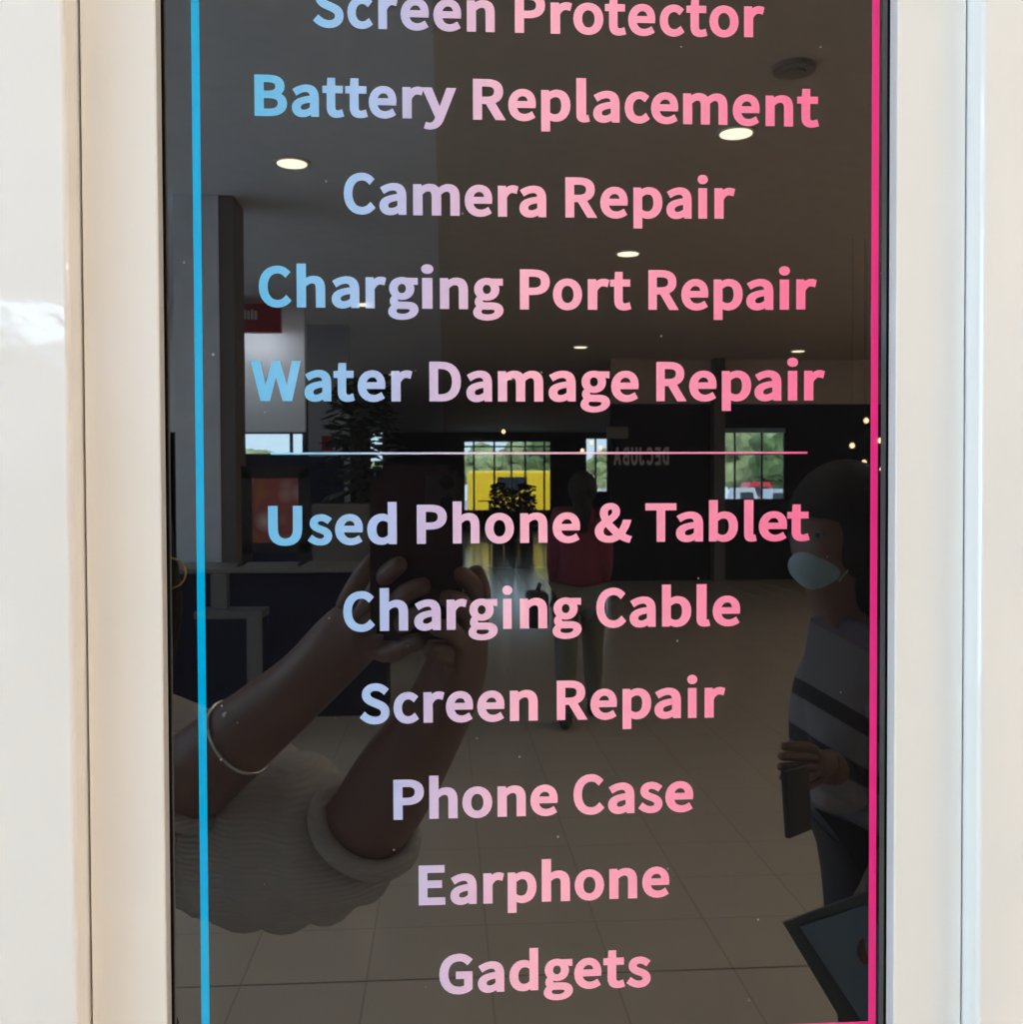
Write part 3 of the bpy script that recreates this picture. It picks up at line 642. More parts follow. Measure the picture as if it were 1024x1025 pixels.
tw = thing('added_wall_light', (SX(263, L1), Y(L1) + 0.3, SZ(326, L1)), 'slim white fill light added behind the red fascia to brighten the shop wall', 'ceiling light')  # lamp added out of sight to brighten the white shop wall
obj('housing', box(nb(), -0.27, 0.27, -0.05, 0.05, -0.06, CEIL - tw.location.z), m_ring, tw)
obj('diffuser', box(nb(), -0.26, 0.26, -0.045, 0.045, -0.066, -0.0601), mat('cool_glow', (0.8, 0.8, 0.8), 0.5, emit=(0.85, 0.93, 1.0), estr=170), tw)
struct(obj('wall_shop_back', box(nb(), SX(309, 14), SX(350, 14), Y(14) - 0.12, Y(14), 0, CEIL), mat('blue_grey_wall', (0.42, 0.48, 0.56), 0.7)))
for i, (a, b, c, d, lab) in enumerate([(322, 333, 436, 451, 'small red notice on the blue grey wall, upper of two'), (320, 335, 462, 484, 'small red notice on the blue grey wall, lower of two')]):
    bm = nb(); sbox(bm, a, b, c, d, 13.98, 0.018); tag(obj('notice', bm, m_red), lab, 'notice', 'red notices on the grey wall')
# low dark partition in the middle distance
bm = nb(); sbox(bm, 236, 345, 457, 500, 11.5, 0.1); bm2 = bm
a, b = S(236, 457, 11.5), S(345, 640, 11.5)
bm.free(); bm = nb(); box(bm, a.x, b.x, a.y - 0.1, a.y, 0, a.z)
tag(obj('partition', bm, m_navy), 'waist-high navy partition behind the counter and poster stand', 'partition')
bm = nb(); a, b = S(312, 505, 9.4), S(392, 560, 9.4); box(bm, a.x, b.x, a.y - 0.4, a.y, 0, a.z)
tag(obj('display_cabinet', bm, mat('beige_cabinet', (0.20, 0.18, 0.16), 0.5)), 'beige cabinet between the service counter and the potted tree', 'cabinet')

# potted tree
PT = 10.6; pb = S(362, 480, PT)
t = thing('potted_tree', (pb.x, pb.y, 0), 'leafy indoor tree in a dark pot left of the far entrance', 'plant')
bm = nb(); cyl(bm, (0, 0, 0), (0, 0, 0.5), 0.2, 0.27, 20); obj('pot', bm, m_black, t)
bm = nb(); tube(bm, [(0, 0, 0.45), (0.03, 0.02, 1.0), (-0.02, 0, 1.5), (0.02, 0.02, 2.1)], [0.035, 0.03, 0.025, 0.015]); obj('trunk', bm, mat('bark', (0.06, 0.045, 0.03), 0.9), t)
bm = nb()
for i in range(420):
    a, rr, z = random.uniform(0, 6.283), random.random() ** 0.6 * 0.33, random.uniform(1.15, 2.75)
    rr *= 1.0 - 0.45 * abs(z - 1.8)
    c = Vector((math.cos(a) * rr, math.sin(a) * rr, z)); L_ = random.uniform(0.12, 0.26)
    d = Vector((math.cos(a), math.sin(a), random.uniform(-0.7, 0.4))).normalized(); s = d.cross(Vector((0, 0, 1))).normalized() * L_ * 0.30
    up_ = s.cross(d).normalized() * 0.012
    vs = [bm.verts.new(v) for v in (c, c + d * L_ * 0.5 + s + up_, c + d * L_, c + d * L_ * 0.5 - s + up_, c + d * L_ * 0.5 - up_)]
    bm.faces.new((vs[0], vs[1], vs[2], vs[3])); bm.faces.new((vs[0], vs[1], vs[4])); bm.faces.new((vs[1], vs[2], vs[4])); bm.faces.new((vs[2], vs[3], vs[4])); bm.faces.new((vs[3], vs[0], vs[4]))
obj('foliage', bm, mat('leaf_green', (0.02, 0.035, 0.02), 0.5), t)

# column and shop name on the dark shopfront
struct(obj('trim_3', box(nb(), SX(711, R), SX(722, R), Y(R), Y(R) + 0.25, 0, CEIL), mat('grey_column', (0.10, 0.095, 0.09), 0.6)))
t = thing('shop_name_sign', (SX(642, R), Y(R) + 0.02, SZ(466, R)), 'pale shop name in capitals on the dark shopfront, mirrored in the sign', 'sign')
s_ = back_text(t, 'DECJUBA', SX(669, R) - t.location.x, SX(614, R) - t.location.x, 0.0, SZ(448, R) - SZ(466, R), 0.0, mat('pale_lit_letters', (0.75, 0.75, 0.75), 0.5))
bm = nb(); sbox(bm, 607, 629, 427, 439, R - 0.03, 0.02); tag(obj('notice', bm, mat('grey_notice', (0.2, 0.2, 0.19), 0.5)), 'plain grey rectangle high on the dark shopfront above the shop name', 'notice')

struct(obj('trim_4', box(nb(), SX(611, R), HALL_R, Y(R), Y(R) + 0.05, SZ(404, R), CEIL), m_ceil))
# warm bulbs strung in the shop on the right and by the far windows
m_bulb = mat('bulb_glow', (0.8, 0.6, 0.4), 0.4, emit=(1.0, 0.72, 0.38), estr=10)
m_cord = mat('black_cord', (0.01, 0.01, 0.01), 0.6)
BL = [(853, 446, 9.0, 'leftmost of the warm bulbs at the right edge of the sign'), (881, 441, 9.0, 'topmost warm bulb right of the pink border line'),
      (865, 463, 9.0, 'warm bulb mirrored just left of the pink border line'), (883, 470, 9.4, 'upper of the close pair of warm bulbs at the right edge'),
      (881.5, 477, 8.8, 'lower of the close pair of warm bulbs at the right edge'), (867, 421, 9.5, 'small faint warm bulb above the others at the right edge'),
      (583, 451, 30.0, 'tiny warm bulb left of the narrow far window'), (592, 443, 30.0, 'tiny warm bulb above the narrow far window'),
      (601, 448, 30.0, 'tiny warm bulb on the right of the narrow far window'), (504, 432, 30.0, 'tiny warm bulb above the far entrance glazing')]
for px, py, dd, lab in BL:
    c = S(px, py, dd); r_ = (2.6 if dd < 12 else 2.0) * dd / 1030
    t = thing('pendant_bulb', c, lab, 'light', 'warm pendant bulbs')
    bm = nb(); ball(bm, (0, 0, 0), r_, r_, r_ * 1.1); obj('bulb', bm, m_bulb, t, True)
    bm = nb(); cyl(bm, (0, 0, r_ * 1.05), (0, 0, CEIL - c.z), 0.0012, n=6); obj('cord', bm, m_cord, t)

# cafe tables and chairs seen against the far entrance
m_iron = mat('dark_iron', (0.015, 0.015, 0.015), 0.5)
def cafe_chair(x, y, rz, lab):
    t = thing('cafe_chair', (x, y, 0), lab, 'chair', 'cafe chairs by the far entrance', rz)
    bm = nb(); box(bm, -0.2, 0.2, -0.2, 0.2, 0.44, 0.47, 0.01); obj('seat', bm, m_iron, t)
    for sx in (-1, 1):
        for sy in (-1, 1):
            bm = nb(); cyl(bm, (sx * 0.21, sy * 0.21, 0), (sx * 0.17, sy * 0.17, 0.44), 0.014, n=8); obj('leg', bm, m_iron, t)
    bm = nb(); tube(bm, [(-0.18, -0.18, 0.46), (-0.19, -0.23, 0.8), (-0.1, -0.26, 0.95), (0.1, -0.26, 0.95), (0.19, -0.23, 0.8), (0.18, -0.18, 0.46)], 0.014)
    tube(bm, [(0, -0.19, 0.46), (0, -0.25, 0.95)], 0.012); obj('backrest', bm, m_iron, t)
def cafe_table(x, y, h, lab):
    t = thing('cafe_table', (x, y, 0), lab, 'table', 'cafe tables by the far entrance')
    bm = nb(); cyl(bm, (0, 0, h - 0.03), (0, 0, h), 0.34, n=28); obj('tabletop', bm, m_iron, t)
    bm = nb(); cyl(bm, (0, 0, 0.02), (0, 0, h - 0.03), 0.03, n=10); obj('post', bm, m_iron, t)
    bm = nb(); cyl(bm, (0, 0, 0), (0, 0, 0.02), 0.22, n=20); obj('base', bm, m_iron, t)
for px, dd, h, lab in ((490, 31.0, 1.25, 'high dark bar table left of the far entrance doors'), (521, 32.0, 1.2, 'high dark bar table in the middle before the far glazing')):
    cafe_table(SX(px, dd), Y(dd), h, lab)
def shrub(px, dd, base, top, r_, lab, count=160):
    c = S(px, 490, dd); t = thing('planter_shrub', (c.x, c.y, 0), lab, 'plant', 'planter shrubs by the far entrance')
    bm = nb(); cyl(bm, (0, 0, 0), (0, 0, base), r_ * 0.6, r_ * 0.75, 16); obj('pot', bm, m_black, t)
    bm = nb()
    for i in range(count):
        a, q_ = random.uniform(0, 6.283), random.random() ** 0.5 * r_
        cc = Vector((math.cos(a) * q_, math.sin(a) * q_, random.uniform(base, top))); s = random.uniform(0.04, 0.09)
        bmesh.ops.create_icosphere(bm, subdivisions=1, radius=s, matrix=Matrix.Translation(cc) @ Matrix.Diagonal((1, 1, 0.5, 1)))
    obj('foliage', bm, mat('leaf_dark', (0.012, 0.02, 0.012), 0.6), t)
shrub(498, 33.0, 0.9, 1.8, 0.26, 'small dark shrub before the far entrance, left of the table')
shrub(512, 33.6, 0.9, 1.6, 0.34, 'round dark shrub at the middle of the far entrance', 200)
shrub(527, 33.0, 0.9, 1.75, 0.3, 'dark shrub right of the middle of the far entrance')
for px, dd, rz, lab in ((474, 31, 1.4, 'dark cafe chair at the left end of the far entrance'), (505, 30.2, -1.5, 'dark cafe chair between the two high tables'), (538, 31.6, -1.2, 'dark cafe chair at the right end of the far entrance')):
    cafe_chair(SX(px, dd), Y(dd), rz, lab)

# ================================================================== OUTSIDE THE FAR WINDOWS
m_asph = mat('asphalt', (0.5, 0.5, 0.5), 0.9, noise=0.1)
tag(struct(obj('ground', box(nb(), -60, 80, -160, FAR - 0.31, -0.2, -0.1), m_asph)), None, None)
m_tr = mat('tree_green', (0.34, 0.38, 0.17), 0.8, noise=0.5, nscale=1.2)
m_tr2 = mat('tree_dark_green', (0.12, 0.18, 0.06), 0.8, noise=0.5, nscale=1.2)
def tree(px, dd, h, r_, m, lab):
    x = SX(px, dd); t = thing('tree', (x, Y(dd), -0.1), lab, 'tree', 'trees beyond the car park')
    bm = nb(); tube(bm, [(0, 0, 0), (0.1, 0, h * 0.3), (0, 0, h * 0.6)], [0.2, 0.16, 0.1]); obj('trunk', bm, mat('bark', (0.06, 0.045, 0.03), 0.9), t)
    bm = nb()
    for i in range(46):
        a, q_ = random.uniform(0, 6.283), random.random() ** 0.5 * r_ * 0.8
        bmesh.ops.create_icosphere(bm, subdivisions=2, radius=random.uniform(0.25, 0.45) * r_,
            matrix=Matrix.Translation((math.cos(a) * q_, math.sin(a) * q_, random.uniform(h * 0.35, h * 0.88))))
    for v in bm.verts: v.co += Vector((random.uniform(-1, 1), random.uniform(-1, 1), random.uniform(-1, 1))) * 0.09
    obj('crown', bm, m, t)
for px, dd, h, r_, m, lab in ((484, 48, 3.6, 1.1, m_tr, 'pale green tree outside, left pane of the far entrance'), (522, 52, 4.0, 1.3, m_tr, 'pale green tree outside, middle of the far entrance'),
    (541, 46, 3.9, 0.8, m_tr2, 'darker tree outside, right pane of the far entrance'), (604, 50, 3.6, 0.9, m_tr, 'tree outside the narrow far window'),
    (752, 55, 5.2, 1.6, m_tr, 'broad green tree outside the right hand far window'), (779, 50, 4.2, 1.2, m_tr2, 'smaller green tree outside the right hand far window'),
    (262, 60, 3.6, 1.5, m_tr, 'rounded tree outside the left hand far window'), (378, 50, 3.0, 0.6, m_tr, 'low tree outside the narrow window by the potted tree')):
    tree(px, dd + 14, h * 1.25, r_ * 1.3, m, lab)
def vehicle(name, px, dd, w_, h, m, lab, van=False):
    dd += 14; w_ *= 1.38; h *= 1.15; x = SX(px, dd); t = thing(name, (x, Y(dd), -0.1), lab, 'vehicle')
    h0 = h
    bm = nb()
    if van: box(bm, -w_ / 2, w_ / 2, -0.9, 0.9, 0.35, h0, 0.15, 3)
    else:
        box(bm, -w_ / 2, w_ / 2, -0.85, 0.85, 0.3, h0 * 0.6, 0.15, 3)
        prof = [(-0.30, h0 * 0.58), (-0.20, h0), (0.18, h0), (0.34, h0 * 0.58)]
        A = [bm.verts.new((a * w_, 0.75, z)) for a, z in prof]; B = [bm.verts.new((a * w_, -0.75, z)) for a, z in prof]
        bm.faces.new(A); bm.faces.new(B[::-1])
        for k in range(4): bm.faces.new((A[k], B[k], B[(k + 1) % 4], A[(k + 1) % 4]))
    obj('body', bm, m, t)
    for sx in (-0.32, 0.32):
        for sy in (-0.8, 0.8):
            bm = nb(); cyl(bm, (sx * w_, sy - 0.1, 0.33), (sx * w_, sy + 0.1, 0.33), 0.33, n=24); obj('wheel', bm, m_black, t)
    bm = nb(); box(bm, -w_ * 0.17, w_ * 0.16, 0.76 if not van else 0.89, 0.78 if not van else 0.915, h0 * 0.64, h0 * 0.88); obj('side_window', bm, mat('car_glass', (0.02, 0.03, 0.04), 0.1), t)
vehicle('delivery_van', 512, 36, 3.1, 2.25, mat('bright_yellow', (1.0, 0.62, 0.015), 0.4), 'bright yellow van parked outside the far entrance', True)
vehicle('car', 757, 38, 1.9, 1.75, mat('car_red', (0.75, 0.04, 0.06), 0.3), 'red car parked outside the right hand far window')
vehicle('car', 743, 31.5, 1.3, 1.5, mat('car_white', (0.8, 0.8, 0.85), 0.3), 'white car parked outside, left of the silver one')
vehicle('car', 776, 34.5, 1.5, 1.45, mat('car_silver', (0.6, 0.62, 0.7), 0.3), 'silver car parked outside, right of the white one')
vehicle('car', 596, 34, 1.6, 1.5, mat('car_white', (0.8, 0.8, 0.85), 0.3), 'white car parked outside the narrow far window')
# ================================================================== PEOPLE
m_skin = mat('skin', (0.22, 0.125, 0.10), 0.5, noise=0.06, nscale=20)
m_skin2 = mat('skin_tan', (0.14, 0.07, 0.05), 0.5)
m_hair = mat('dark_hair', (0.012, 0.009, 0.009), 0.6, 0.2)
m_knit = mat('cream_knit', (0.50, 0.47, 0.44), 0.9, noise=0.05)
n = m_knit.node_tree; p = n.nodes['Principled BSDF']            # ribbed knit
t = n.nodes.new('ShaderNodeTexCoord'); wv = n.nodes.new('ShaderNodeTexWave'); wv.inputs['Scale'].default_value = 55; wv.inputs['Distortion'].default_value = 1.5
wv.bands_direction = 'Z'
b = n.nodes.new('ShaderNodeBump'); b.inputs['Strength'].default_value = 0.35; b.inputs['Distance'].default_value = 0.002
n.links.new(t.outputs['Object'], wv.inputs['Vector']); n.links.new(wv.outputs['Fac'], b.inputs['Height']); n.links.new(b.outputs[0], p.inputs['Normal'])
m_jean = mat('dark_trousers', (0.02, 0.022, 0.03), 0.8)
m_shoe = mat('dark_shoe', (0.02, 0.018, 0.018), 0.5)
m_eye = mat('eye_white', (0.16, 0.15, 0.14), 0.2); m_iris = mat('iris', (0.02, 0.012, 0.01), 0.2)
m_lip = mat('lip', (0.35, 0.10, 0.09), 0.5)

def lerp(a, b, t): return Vector(a) + (Vector(b) - Vector(a)) * t
def face_parts(root, c, fwd, right, s=1.0, mouth=True):
    up_ = right.cross(fwd) if right.cross(fwd).z > 0 else fwd.cross(right)
    for sg in (-1, 1):
        q = c + fwd * 0.076 * s + right * sg * 0.031 * s + up_ * 0.012
        e = obj('eye', ball(nb(), q, 0.0125 * s), m_eye, root, True)
        obj('iris', ball(nb(), q + fwd * 0.009 * s, 0.006 * s), m_iris, e, True)
    if mouth:
        bm = nb(); q = c + fwd * 0.082 * s - up_ * 0.052 * s
        tube(bm, [q - right * 0.024, q - right * 0.01 + fwd * 0.004 + up_ * 0.002, q + right * 0.01 + fwd * 0.004 + up_ * 0.002, q + right * 0.024], [0.002, 0.006, 0.006, 0.002])
        obj('mouth', bm, m_lip, root, True)
def head_joints(V, E, neck, c, fwd, right, s=1.0):
    up_ = Vector((0, 0, 1))
    V['jaw'] = (c - up_ * 0.045 * s + fwd * 0.012, (0.060 * s, 0.068 * s))
    V['skull'] = (c + up_ * 0.02 * s - fwd * 0.005, (0.078 * s, 0.090 * s))
    V['crown'] = (c + up_ * 0.085 * s - fwd * 0.008, (0.055 * s, 0.065 * s))
    E += [(neck, 'jaw'), ('jaw', 'skull'), ('skull', 'crown')]
    V['nose'] = (c + fwd * 0.098 * s - up_ * 0.018 * s, 0.010 * s); E.append(('jaw', 'nose'))
def arm_joints(V, E, side, sh, el, wr, r=(0.048, 0.042, 0.026)):
    V['sh' + side] = (sh, r[0]); V['ua' + side] = (lerp(sh, el, 0.5), r[0] * 0.9); V['el' + side] = (el, r[1] * 0.92)
    V['fa' + side] = (lerp(el, wr, 0.35), r[1]); V['wr' + side] = (wr, r[2])
    E += [('chest', 'sh' + side), ('sh' + side, 'ua' + side), ('ua' + side, 'el' + side), ('el' + side, 'fa' + side), ('fa' + side, 'wr' + side)]
def hand_joints(V, E, side, palm, fingers, thumb, rf=0.0085):
    """fingers: lists of three points (knuckle, bend, tip) in real positions"""
    V['pa' + side] = (palm, (0.030, 0.017)); E.append(('wr' + side, 'pa' + side))
    for k, pts in enumerate(fingers):
        prev = 'pa' + side
        for j, q in enumerate(pts):
            key = 'f%s%d%d' % (side, k, j); V[key] = (q, rf * (1.08, 0.98, 0.82, 0.75)[j]); E.append((prev, key)); prev = key
    prev = 'pa' + side
    for j, q in enumerate(thumb):
        key = 't%s%d' % (side, j); V[key] = (q, rf * (1.25, 1.1, 0.9)[j]); E.append((prev, key)); prev = key
def relaxed_hand(V, E, side, wr, dirn, right, fwd):
    d = Vector(dirn).normalized(); r_ = Vector(right).normalized(); f = Vector(fwd).normalized()
    palm = wr + d * 0.055
    fs = []
    for k, (o_, ln_) in enumerate(((-0.027, 0.062), (-0.009, 0.072), (0.009, 0.068), (0.026, 0.054))):
        b0 = wr + d * 0.098 + r_ * o_
        fs.append([b0, b0 + d * ln_ * 0.5 + f * 0.012, b0 + d * ln_ * 0.85 + f * 0.032])
    th = [wr + d * 0.03 - r_ * 0.030 + f * 0.008, wr + d * 0.065 - r_ * 0.045 + f * 0.02, wr + d * 0.09 - r_ * 0.042 + f * 0.034]
    hand_joints(V, E, side, palm, fs, th)
def legs(V, E, hipc, spread, right, feet, toe, r=0.075):
    for sg, nm, ft in ((-1, 'a', feet[0]), (1, 'b', feet[1])):
        hip = hipc + right * sg * spread - Vector((0, 0, 0.04)); ft = Vector(ft)
        kn = lerp(hip, ft + Vector((0, 0, 0.08)), 0.5) + toe * 0.02
        V['hip' + nm] = (hip, r); V['kn' + nm] = (kn, r * 0.68); V['cf' + nm] = (lerp(kn, ft + Vector((0, 0, 0.08)), 0.35), r * 0.66)
        V['an' + nm] = (ft + Vector((0, 0, 0.085)), r * 0.42); V['ht' + nm] = (ft + toe * 0.07 + Vector((0, 0, 0.035)), 0.028); V['to' + nm] = (ft + toe * 0.16 + Vector((0, 0, 0.026)), 0.022)
        E += [('pelvis', 'hip' + nm), ('hip' + nm, 'kn' + nm), ('kn' + nm, 'cf' + nm), ('cf' + nm, 'an' + nm), ('an' + nm, 'ht' + nm), ('ht' + nm, 'to' + nm)]
def garment(name, root, V, keys, edges, grow, start, m, label, trim_=None):
    W = {k: (V[k][0], tuple(x + grow for x in (V[k][1] if isinstance(V[k][1], tuple) else (V[k][1],) * 2))) for k in keys}
    if trim_:
        W.update(trim_)
    return skin(name, W, edges, start, m, root, 2, label)
def shoes(root, feet, toe, m, sole=0.0):
    for ft in feet:
        ft = Vector(ft); bm = nb()
        q = toe.to_track_quat('Y', 'Z').to_matrix().to_4x4()
        M = Matrix.Translation(ft) @ q
        bmesh.ops.create_uvsphere(bm, u_segments=20, v_segments=12, radius=1, matrix=M @ Matrix.Translation((0, 0.07, 0.045)) @ Matrix.Diagonal((0.045, 0.135, 0.055, 1)))
        for v in bm.verts:
            if v.co.z < 0.006: v.co.z = 0.004
        cyl(bm, ft + Vector((0, 0, 0.04)), ft + Vector((0, 0, 0.11)), 0.042, 0.046, 16)
        obj('shoe', bm, m, root, True)

# ---- the photographer: cream jumper, both hands on the phone that takes the picture
ph = thing('person', (-0.50, -0.92, 0), 'person in a cream knitted jumper with hoop earring, both arms raised holding up a phone', 'person')
def rel(v, root): return Vector(v) - root.location
V, E = {}, []
fw = Vector((0.35, 0.94, 0)).normalized(); rt = Vector((0.94, -0.35, 0)).normalized()
hc = S(90, 568, 1.36)
V['pelvis'] = (Vector((-0.60, -0.97, 0.90)), (0.15, 0.10)); V['waist'] = (Vector((-0.57, -0.95, 1.05)), (0.115, 0.09))
V['chest'] = (Vector((-0.53, -0.93, 1.20)), (0.14, 0.095)); V['neck'] = (Vector((hc.x, hc.y - 0.01, 1.36)), 0.048)
E += [('pelvis', 'waist'), ('waist', 'chest'), ('chest', 'neck')]
head_joints(V, E, 'neck', hc, fw, rt)
elA, wrA = S(138, 822, 1.15), S(300, 688, 1.02)
elB, wrB = S(352, 850, 1.10), S(452, 690, 0.985)
arm_joints(V, E, 'A', Vector((-0.665, -0.90, 1.27)), elA, wrA, (0.052, 0.046, 0.031))
arm_joints(V, E, 'B', Vector((-0.385, -0.86, 1.25)), elB, wrB, (0.052, 0.047, 0.029))
hand_joints(V, E, 'A', S(350, 640, 0.955),
    [[S(372, 600, 0.925), S(386, 575, 0.885), S(404, 562, 0.862)], [S(385, 615, 0.92), S(408, 592, 0.868), S(430, 584, 0.857)],
     [S(390, 635, 0.92), S(412, 618, 0.868), S(434, 612, 0.857)], [S(388, 655, 0.925), S(408, 645, 0.885), S(426, 640, 0.870)]],
    [S(345, 610, 0.955), S(362, 578, 0.94), S(378, 556, 0.93)])
hand_joints(V, E, 'B', S(462, 645, 0.955),
    [[S(474, 612, 0.93), S(474, 585, 0.885), S(458, 572, 0.860)], [S(466, 620, 0.92), S(462, 603, 0.868), S(442, 597, 0.852)],
     [S(458, 640, 0.92), S(450, 630, 0.868), S(432, 627, 0.852)], [S(448, 655, 0.925), S(440, 652, 0.88), S(428, 650, 0.862)]],
    [S(478, 625, 0.955), S(482, 592, 0.945), S(474, 566, 0.935)])
feetP = [(-0.72, -0.99, 0), (-0.53, -0.96, 0)]
legs(V, E, Vector((-0.61, -0.97, 0.88)), 0.085, rt, feetP, fw)
V = {k: (rel(q, ph), r) for k, (q, r) in V.items()}
body = skin('body', V, E, 'pelvis', m_skin, ph, 2)
hcl = rel(hc, ph)
face_parts(ph, hcl, fw, rt)
# jumper: trunk, both sleeves pushed up to the elbow with rolled cuffs
def g(k, gr): r = V[k][1]; r = r if isinstance(r, tuple) else (r, r); return (V[k][0], (r[0] + gr, r[1] + gr))
cuA = lerp(V['elA'][0], V['wrA'][0], 0.28); cuB = lerp(V['elB'][0], V['wrB'][0], 0.10)
W = {'pelvis': g('pelvis', 0.03), 'waist': g('waist', 0.035), 'chest': g('chest', 0.03), 'neck': (lerp(V['chest'][0], V['neck'][0], 0.72), 0.058),
     'shA': g('shA', 0.03), 'uaA': g('uaA', 0.034), 'elA': g('elA', 0.030), 'cuA': (cuA, 0.058),
     'shB': g('shB', 0.035), 'uaB': (V['uaB'][0] - Vector((0, 0, 0.035)), 0.105), 'uaB2': (lerp(V['uaB'][0], V['elB'][0], 0.55) - Vector((0, 0, 0.02)), 0.092), 'elB': (lerp(V['uaB'][0], V['elB'][0], 0.92) , 0.072), 'cuB': (cuB, 0.060)}
jm = skin('jumper', W, [('pelvis', 'waist'), ('waist', 'chest'), ('chest', 'neck'), ('chest', 'shA'), ('shA', 'uaA'), ('uaA', 'elA'), ('elA', 'cuA'),
     ('chest', 'shB'), ('shB', 'uaB'), ('uaB', 'uaB2'), ('uaB2', 'elB'), ('elB', 'cuB')], 'pelvis', m_knit, ph, 3)
# slack folds run round the sleeve
for v in jm.data.vertices:
    c = v.co; d = (c - V['elB'][0]).length
    if d < 0.26:
        ax = (V['elB'][0] - V['uaB'][0]).normalized(); s = (c - V['elB'][0]).dot(ax)
        rad = (c - V['elB'][0] - ax * s); 
        k = math.sin(s * 95 + 9 * rad.z / 0.08 * 0.35 + 3 * math.sin(rad.x * 30)) * 0.005
        if rad.length > 0.02: v.co = c + rad.normalized() * k
ax = (V['wrB'][0] - V['elB'][0]).normalized()
def ring(name, c, ax, R_, r_, m, parent, n=36):
    q = ax.to_track_quat('Z', 'Y'); bm = nb(); k = 10; vs = []
    for i in range(n):
        a = 2 * math.pi * i / n; d = q @ Vector((math.cos(a), math.sin(a), 0))
        vs.append([bm.verts.new(c + d * (R_ + r_ * math.cos(b_)) + ax * (r_ * math.sin(b_) * 1.0)) for b_ in [2 * math.pi * j / k for j in range(k)]])
    for i in range(n):
        A_, B_ = vs[i], vs[(i + 1) % n]
        for j in range(k): bm.faces.new((A_[j], A_[(j + 1) % k], B_[(j + 1) % k], B_[j]))
    return obj(name, bm, m, parent, True)
ring('rolled_cuff', cuB + ax * 0.012, ax, 0.053, 0.011, m_knit, jm)
axA = (V['wrA'][0] - V['elA'][0]).normalized()
ring('rolled_cuff', cuA + axA * 0.01, axA, 0.048, 0.010, m_knit, jm)
# bracelet and hoop earring
m_silver = mat('silver', (0.8, 0.78, 0.74), 0.25, metal=1.0)
bc = rel(S(243, 735, 1.07), ph); tt = (bc - V['elA'][0]).dot(axA); bc = V['elA'][0] + axA * tt
tilt = (axA + Vector((0.25, 0, 0.1))).normalized()
br_ = ring('bracelet', bc, tilt, 0.041, 0.0022, m_silver, ph); br_['label'] = 'thin open silver bangle on the wrist'
for q in (S(226, 716, 1.03), S(237, 722, 1.03)):
    obj('bead', ball(nb(), rel(q, ph), 0.0035), m_silver, br_, True)
hp = rel(S(170, 574, 1.33), ph)
ring('hoop_earring', hp, Vector((0.35, 0.93, 0.1)).normalized(), 0.019, 0.0014, mat('gold', (0.9, 0.6, 0.25), 0.25, metal=1.0), ph)
# hair: cap plus long locks down the back
bm = nb(); ball(bm, hcl + Vector((0, 0, 0.035)) - fw * 0.02, 0.105, 0.118, 0.125, 28, 18)
for v in list(bm.verts):
    d = v.co - hcl
    if d.dot(fw) > 0.045 and d.z < 0.065: v.co -= fw * (d.dot(fw) - 0.045)
obj('hair', bm, m_hair, ph, True)
W = {}
pts = [hcl + rt * 0.07 + Vector((0, 0, 0.03)), hcl + rt * 0.085 - fw * 0.03 - Vector((0, 0, 0.06)), hcl + rt * 0.06 - fw * 0.05 - Vector((0, 0, 0.18)), hcl + rt * 0.05 - fw * 0.06 - Vector((0, 0, 0.3))]
for i, q in enumerate(pts): W[i] = (q, (0.034, 0.034, 0.036, 0.016)[i])
skin('hair_lock', W, [(0, 1), (1, 2), (2, 3)], 0, m_hair, ph, 2)
# trousers and shoes
W = {k: g(k, 0.014) for k in ('hipa', 'kna', 'cfa', 'hipb', 'knb', 'cfb')}
W['pelvis'] = (V['pelvis'][0], (0.165, 0.115)); W['ana'] = (V['ana'][0] + Vector((0, 0, 0.02)), 0.05); W['anb'] = (V['anb'][0] + Vector((0, 0, 0.02)), 0.05)
skin('trousers', W, [('pelvis', 'hipa'), ('hipa', 'kna'), ('kna', 'cfa'), ('cfa', 'ana'), ('pelvis', 'hipb'), ('hipb', 'knb'), ('knb', 'cfb'), ('cfb', 'anb')], 'pelvis', m_jean, ph, 2)
shoes(ph, [rel(f, ph) for f in feetP], fw, m_shoe)

# the phone in those hands; the picture is taken through its lens
t = thing('mobile_phone', (-0.0247, -0.4485, 1.58 + 0.0213 - 0.150), 'phone in a dark red case held up by the person in the cream jumper', 'phone')
bm = nb(); box(bm, -0.0395, 0.0395, -0.0055, 0.0045, 0, 0.150)
ve = [e for e in bm.edges if abs(e.verts[0].co.x - e.verts[1].co.x) < 1e-6 and abs(e.verts[0].co.z - e.verts[1].co.z) < 1e-6]
bmesh.ops.bevel(bm, geom=ve, offset=0.011, segments=6, affect='EDGES')
obj('case', bm, mat('dark_red_case', (0.035, 0.012, 0.017), 0.35), t)
bm = nb(); box(bm, -0.036, 0.036, -0.0068, -0.0056, 0.004, 0.146, 0.0005, 1); obj('screen', bm, mat('phone_screen', (0.02, 0.02, 0.02), 0.1), t)
bm = nb(); box(bm, 0.008, 0.034, 0.0046, 0.0058, 0.112, 0.142, 0.0005, 1)
cb = obj('camera_block', bm, mat('camera_block', (0.05, 0.04, 0.045), 0.3), t)
for z in (0.1175, 0.1352):
    bm = nb(); cyl(bm, (0.0262, 0.0059, z), (0.0262, 0.0068, z), 0.0062, n=24); obj('lens', bm, mat('lens_glass', (0.004, 0.004, 0.006), 0.05), cb)

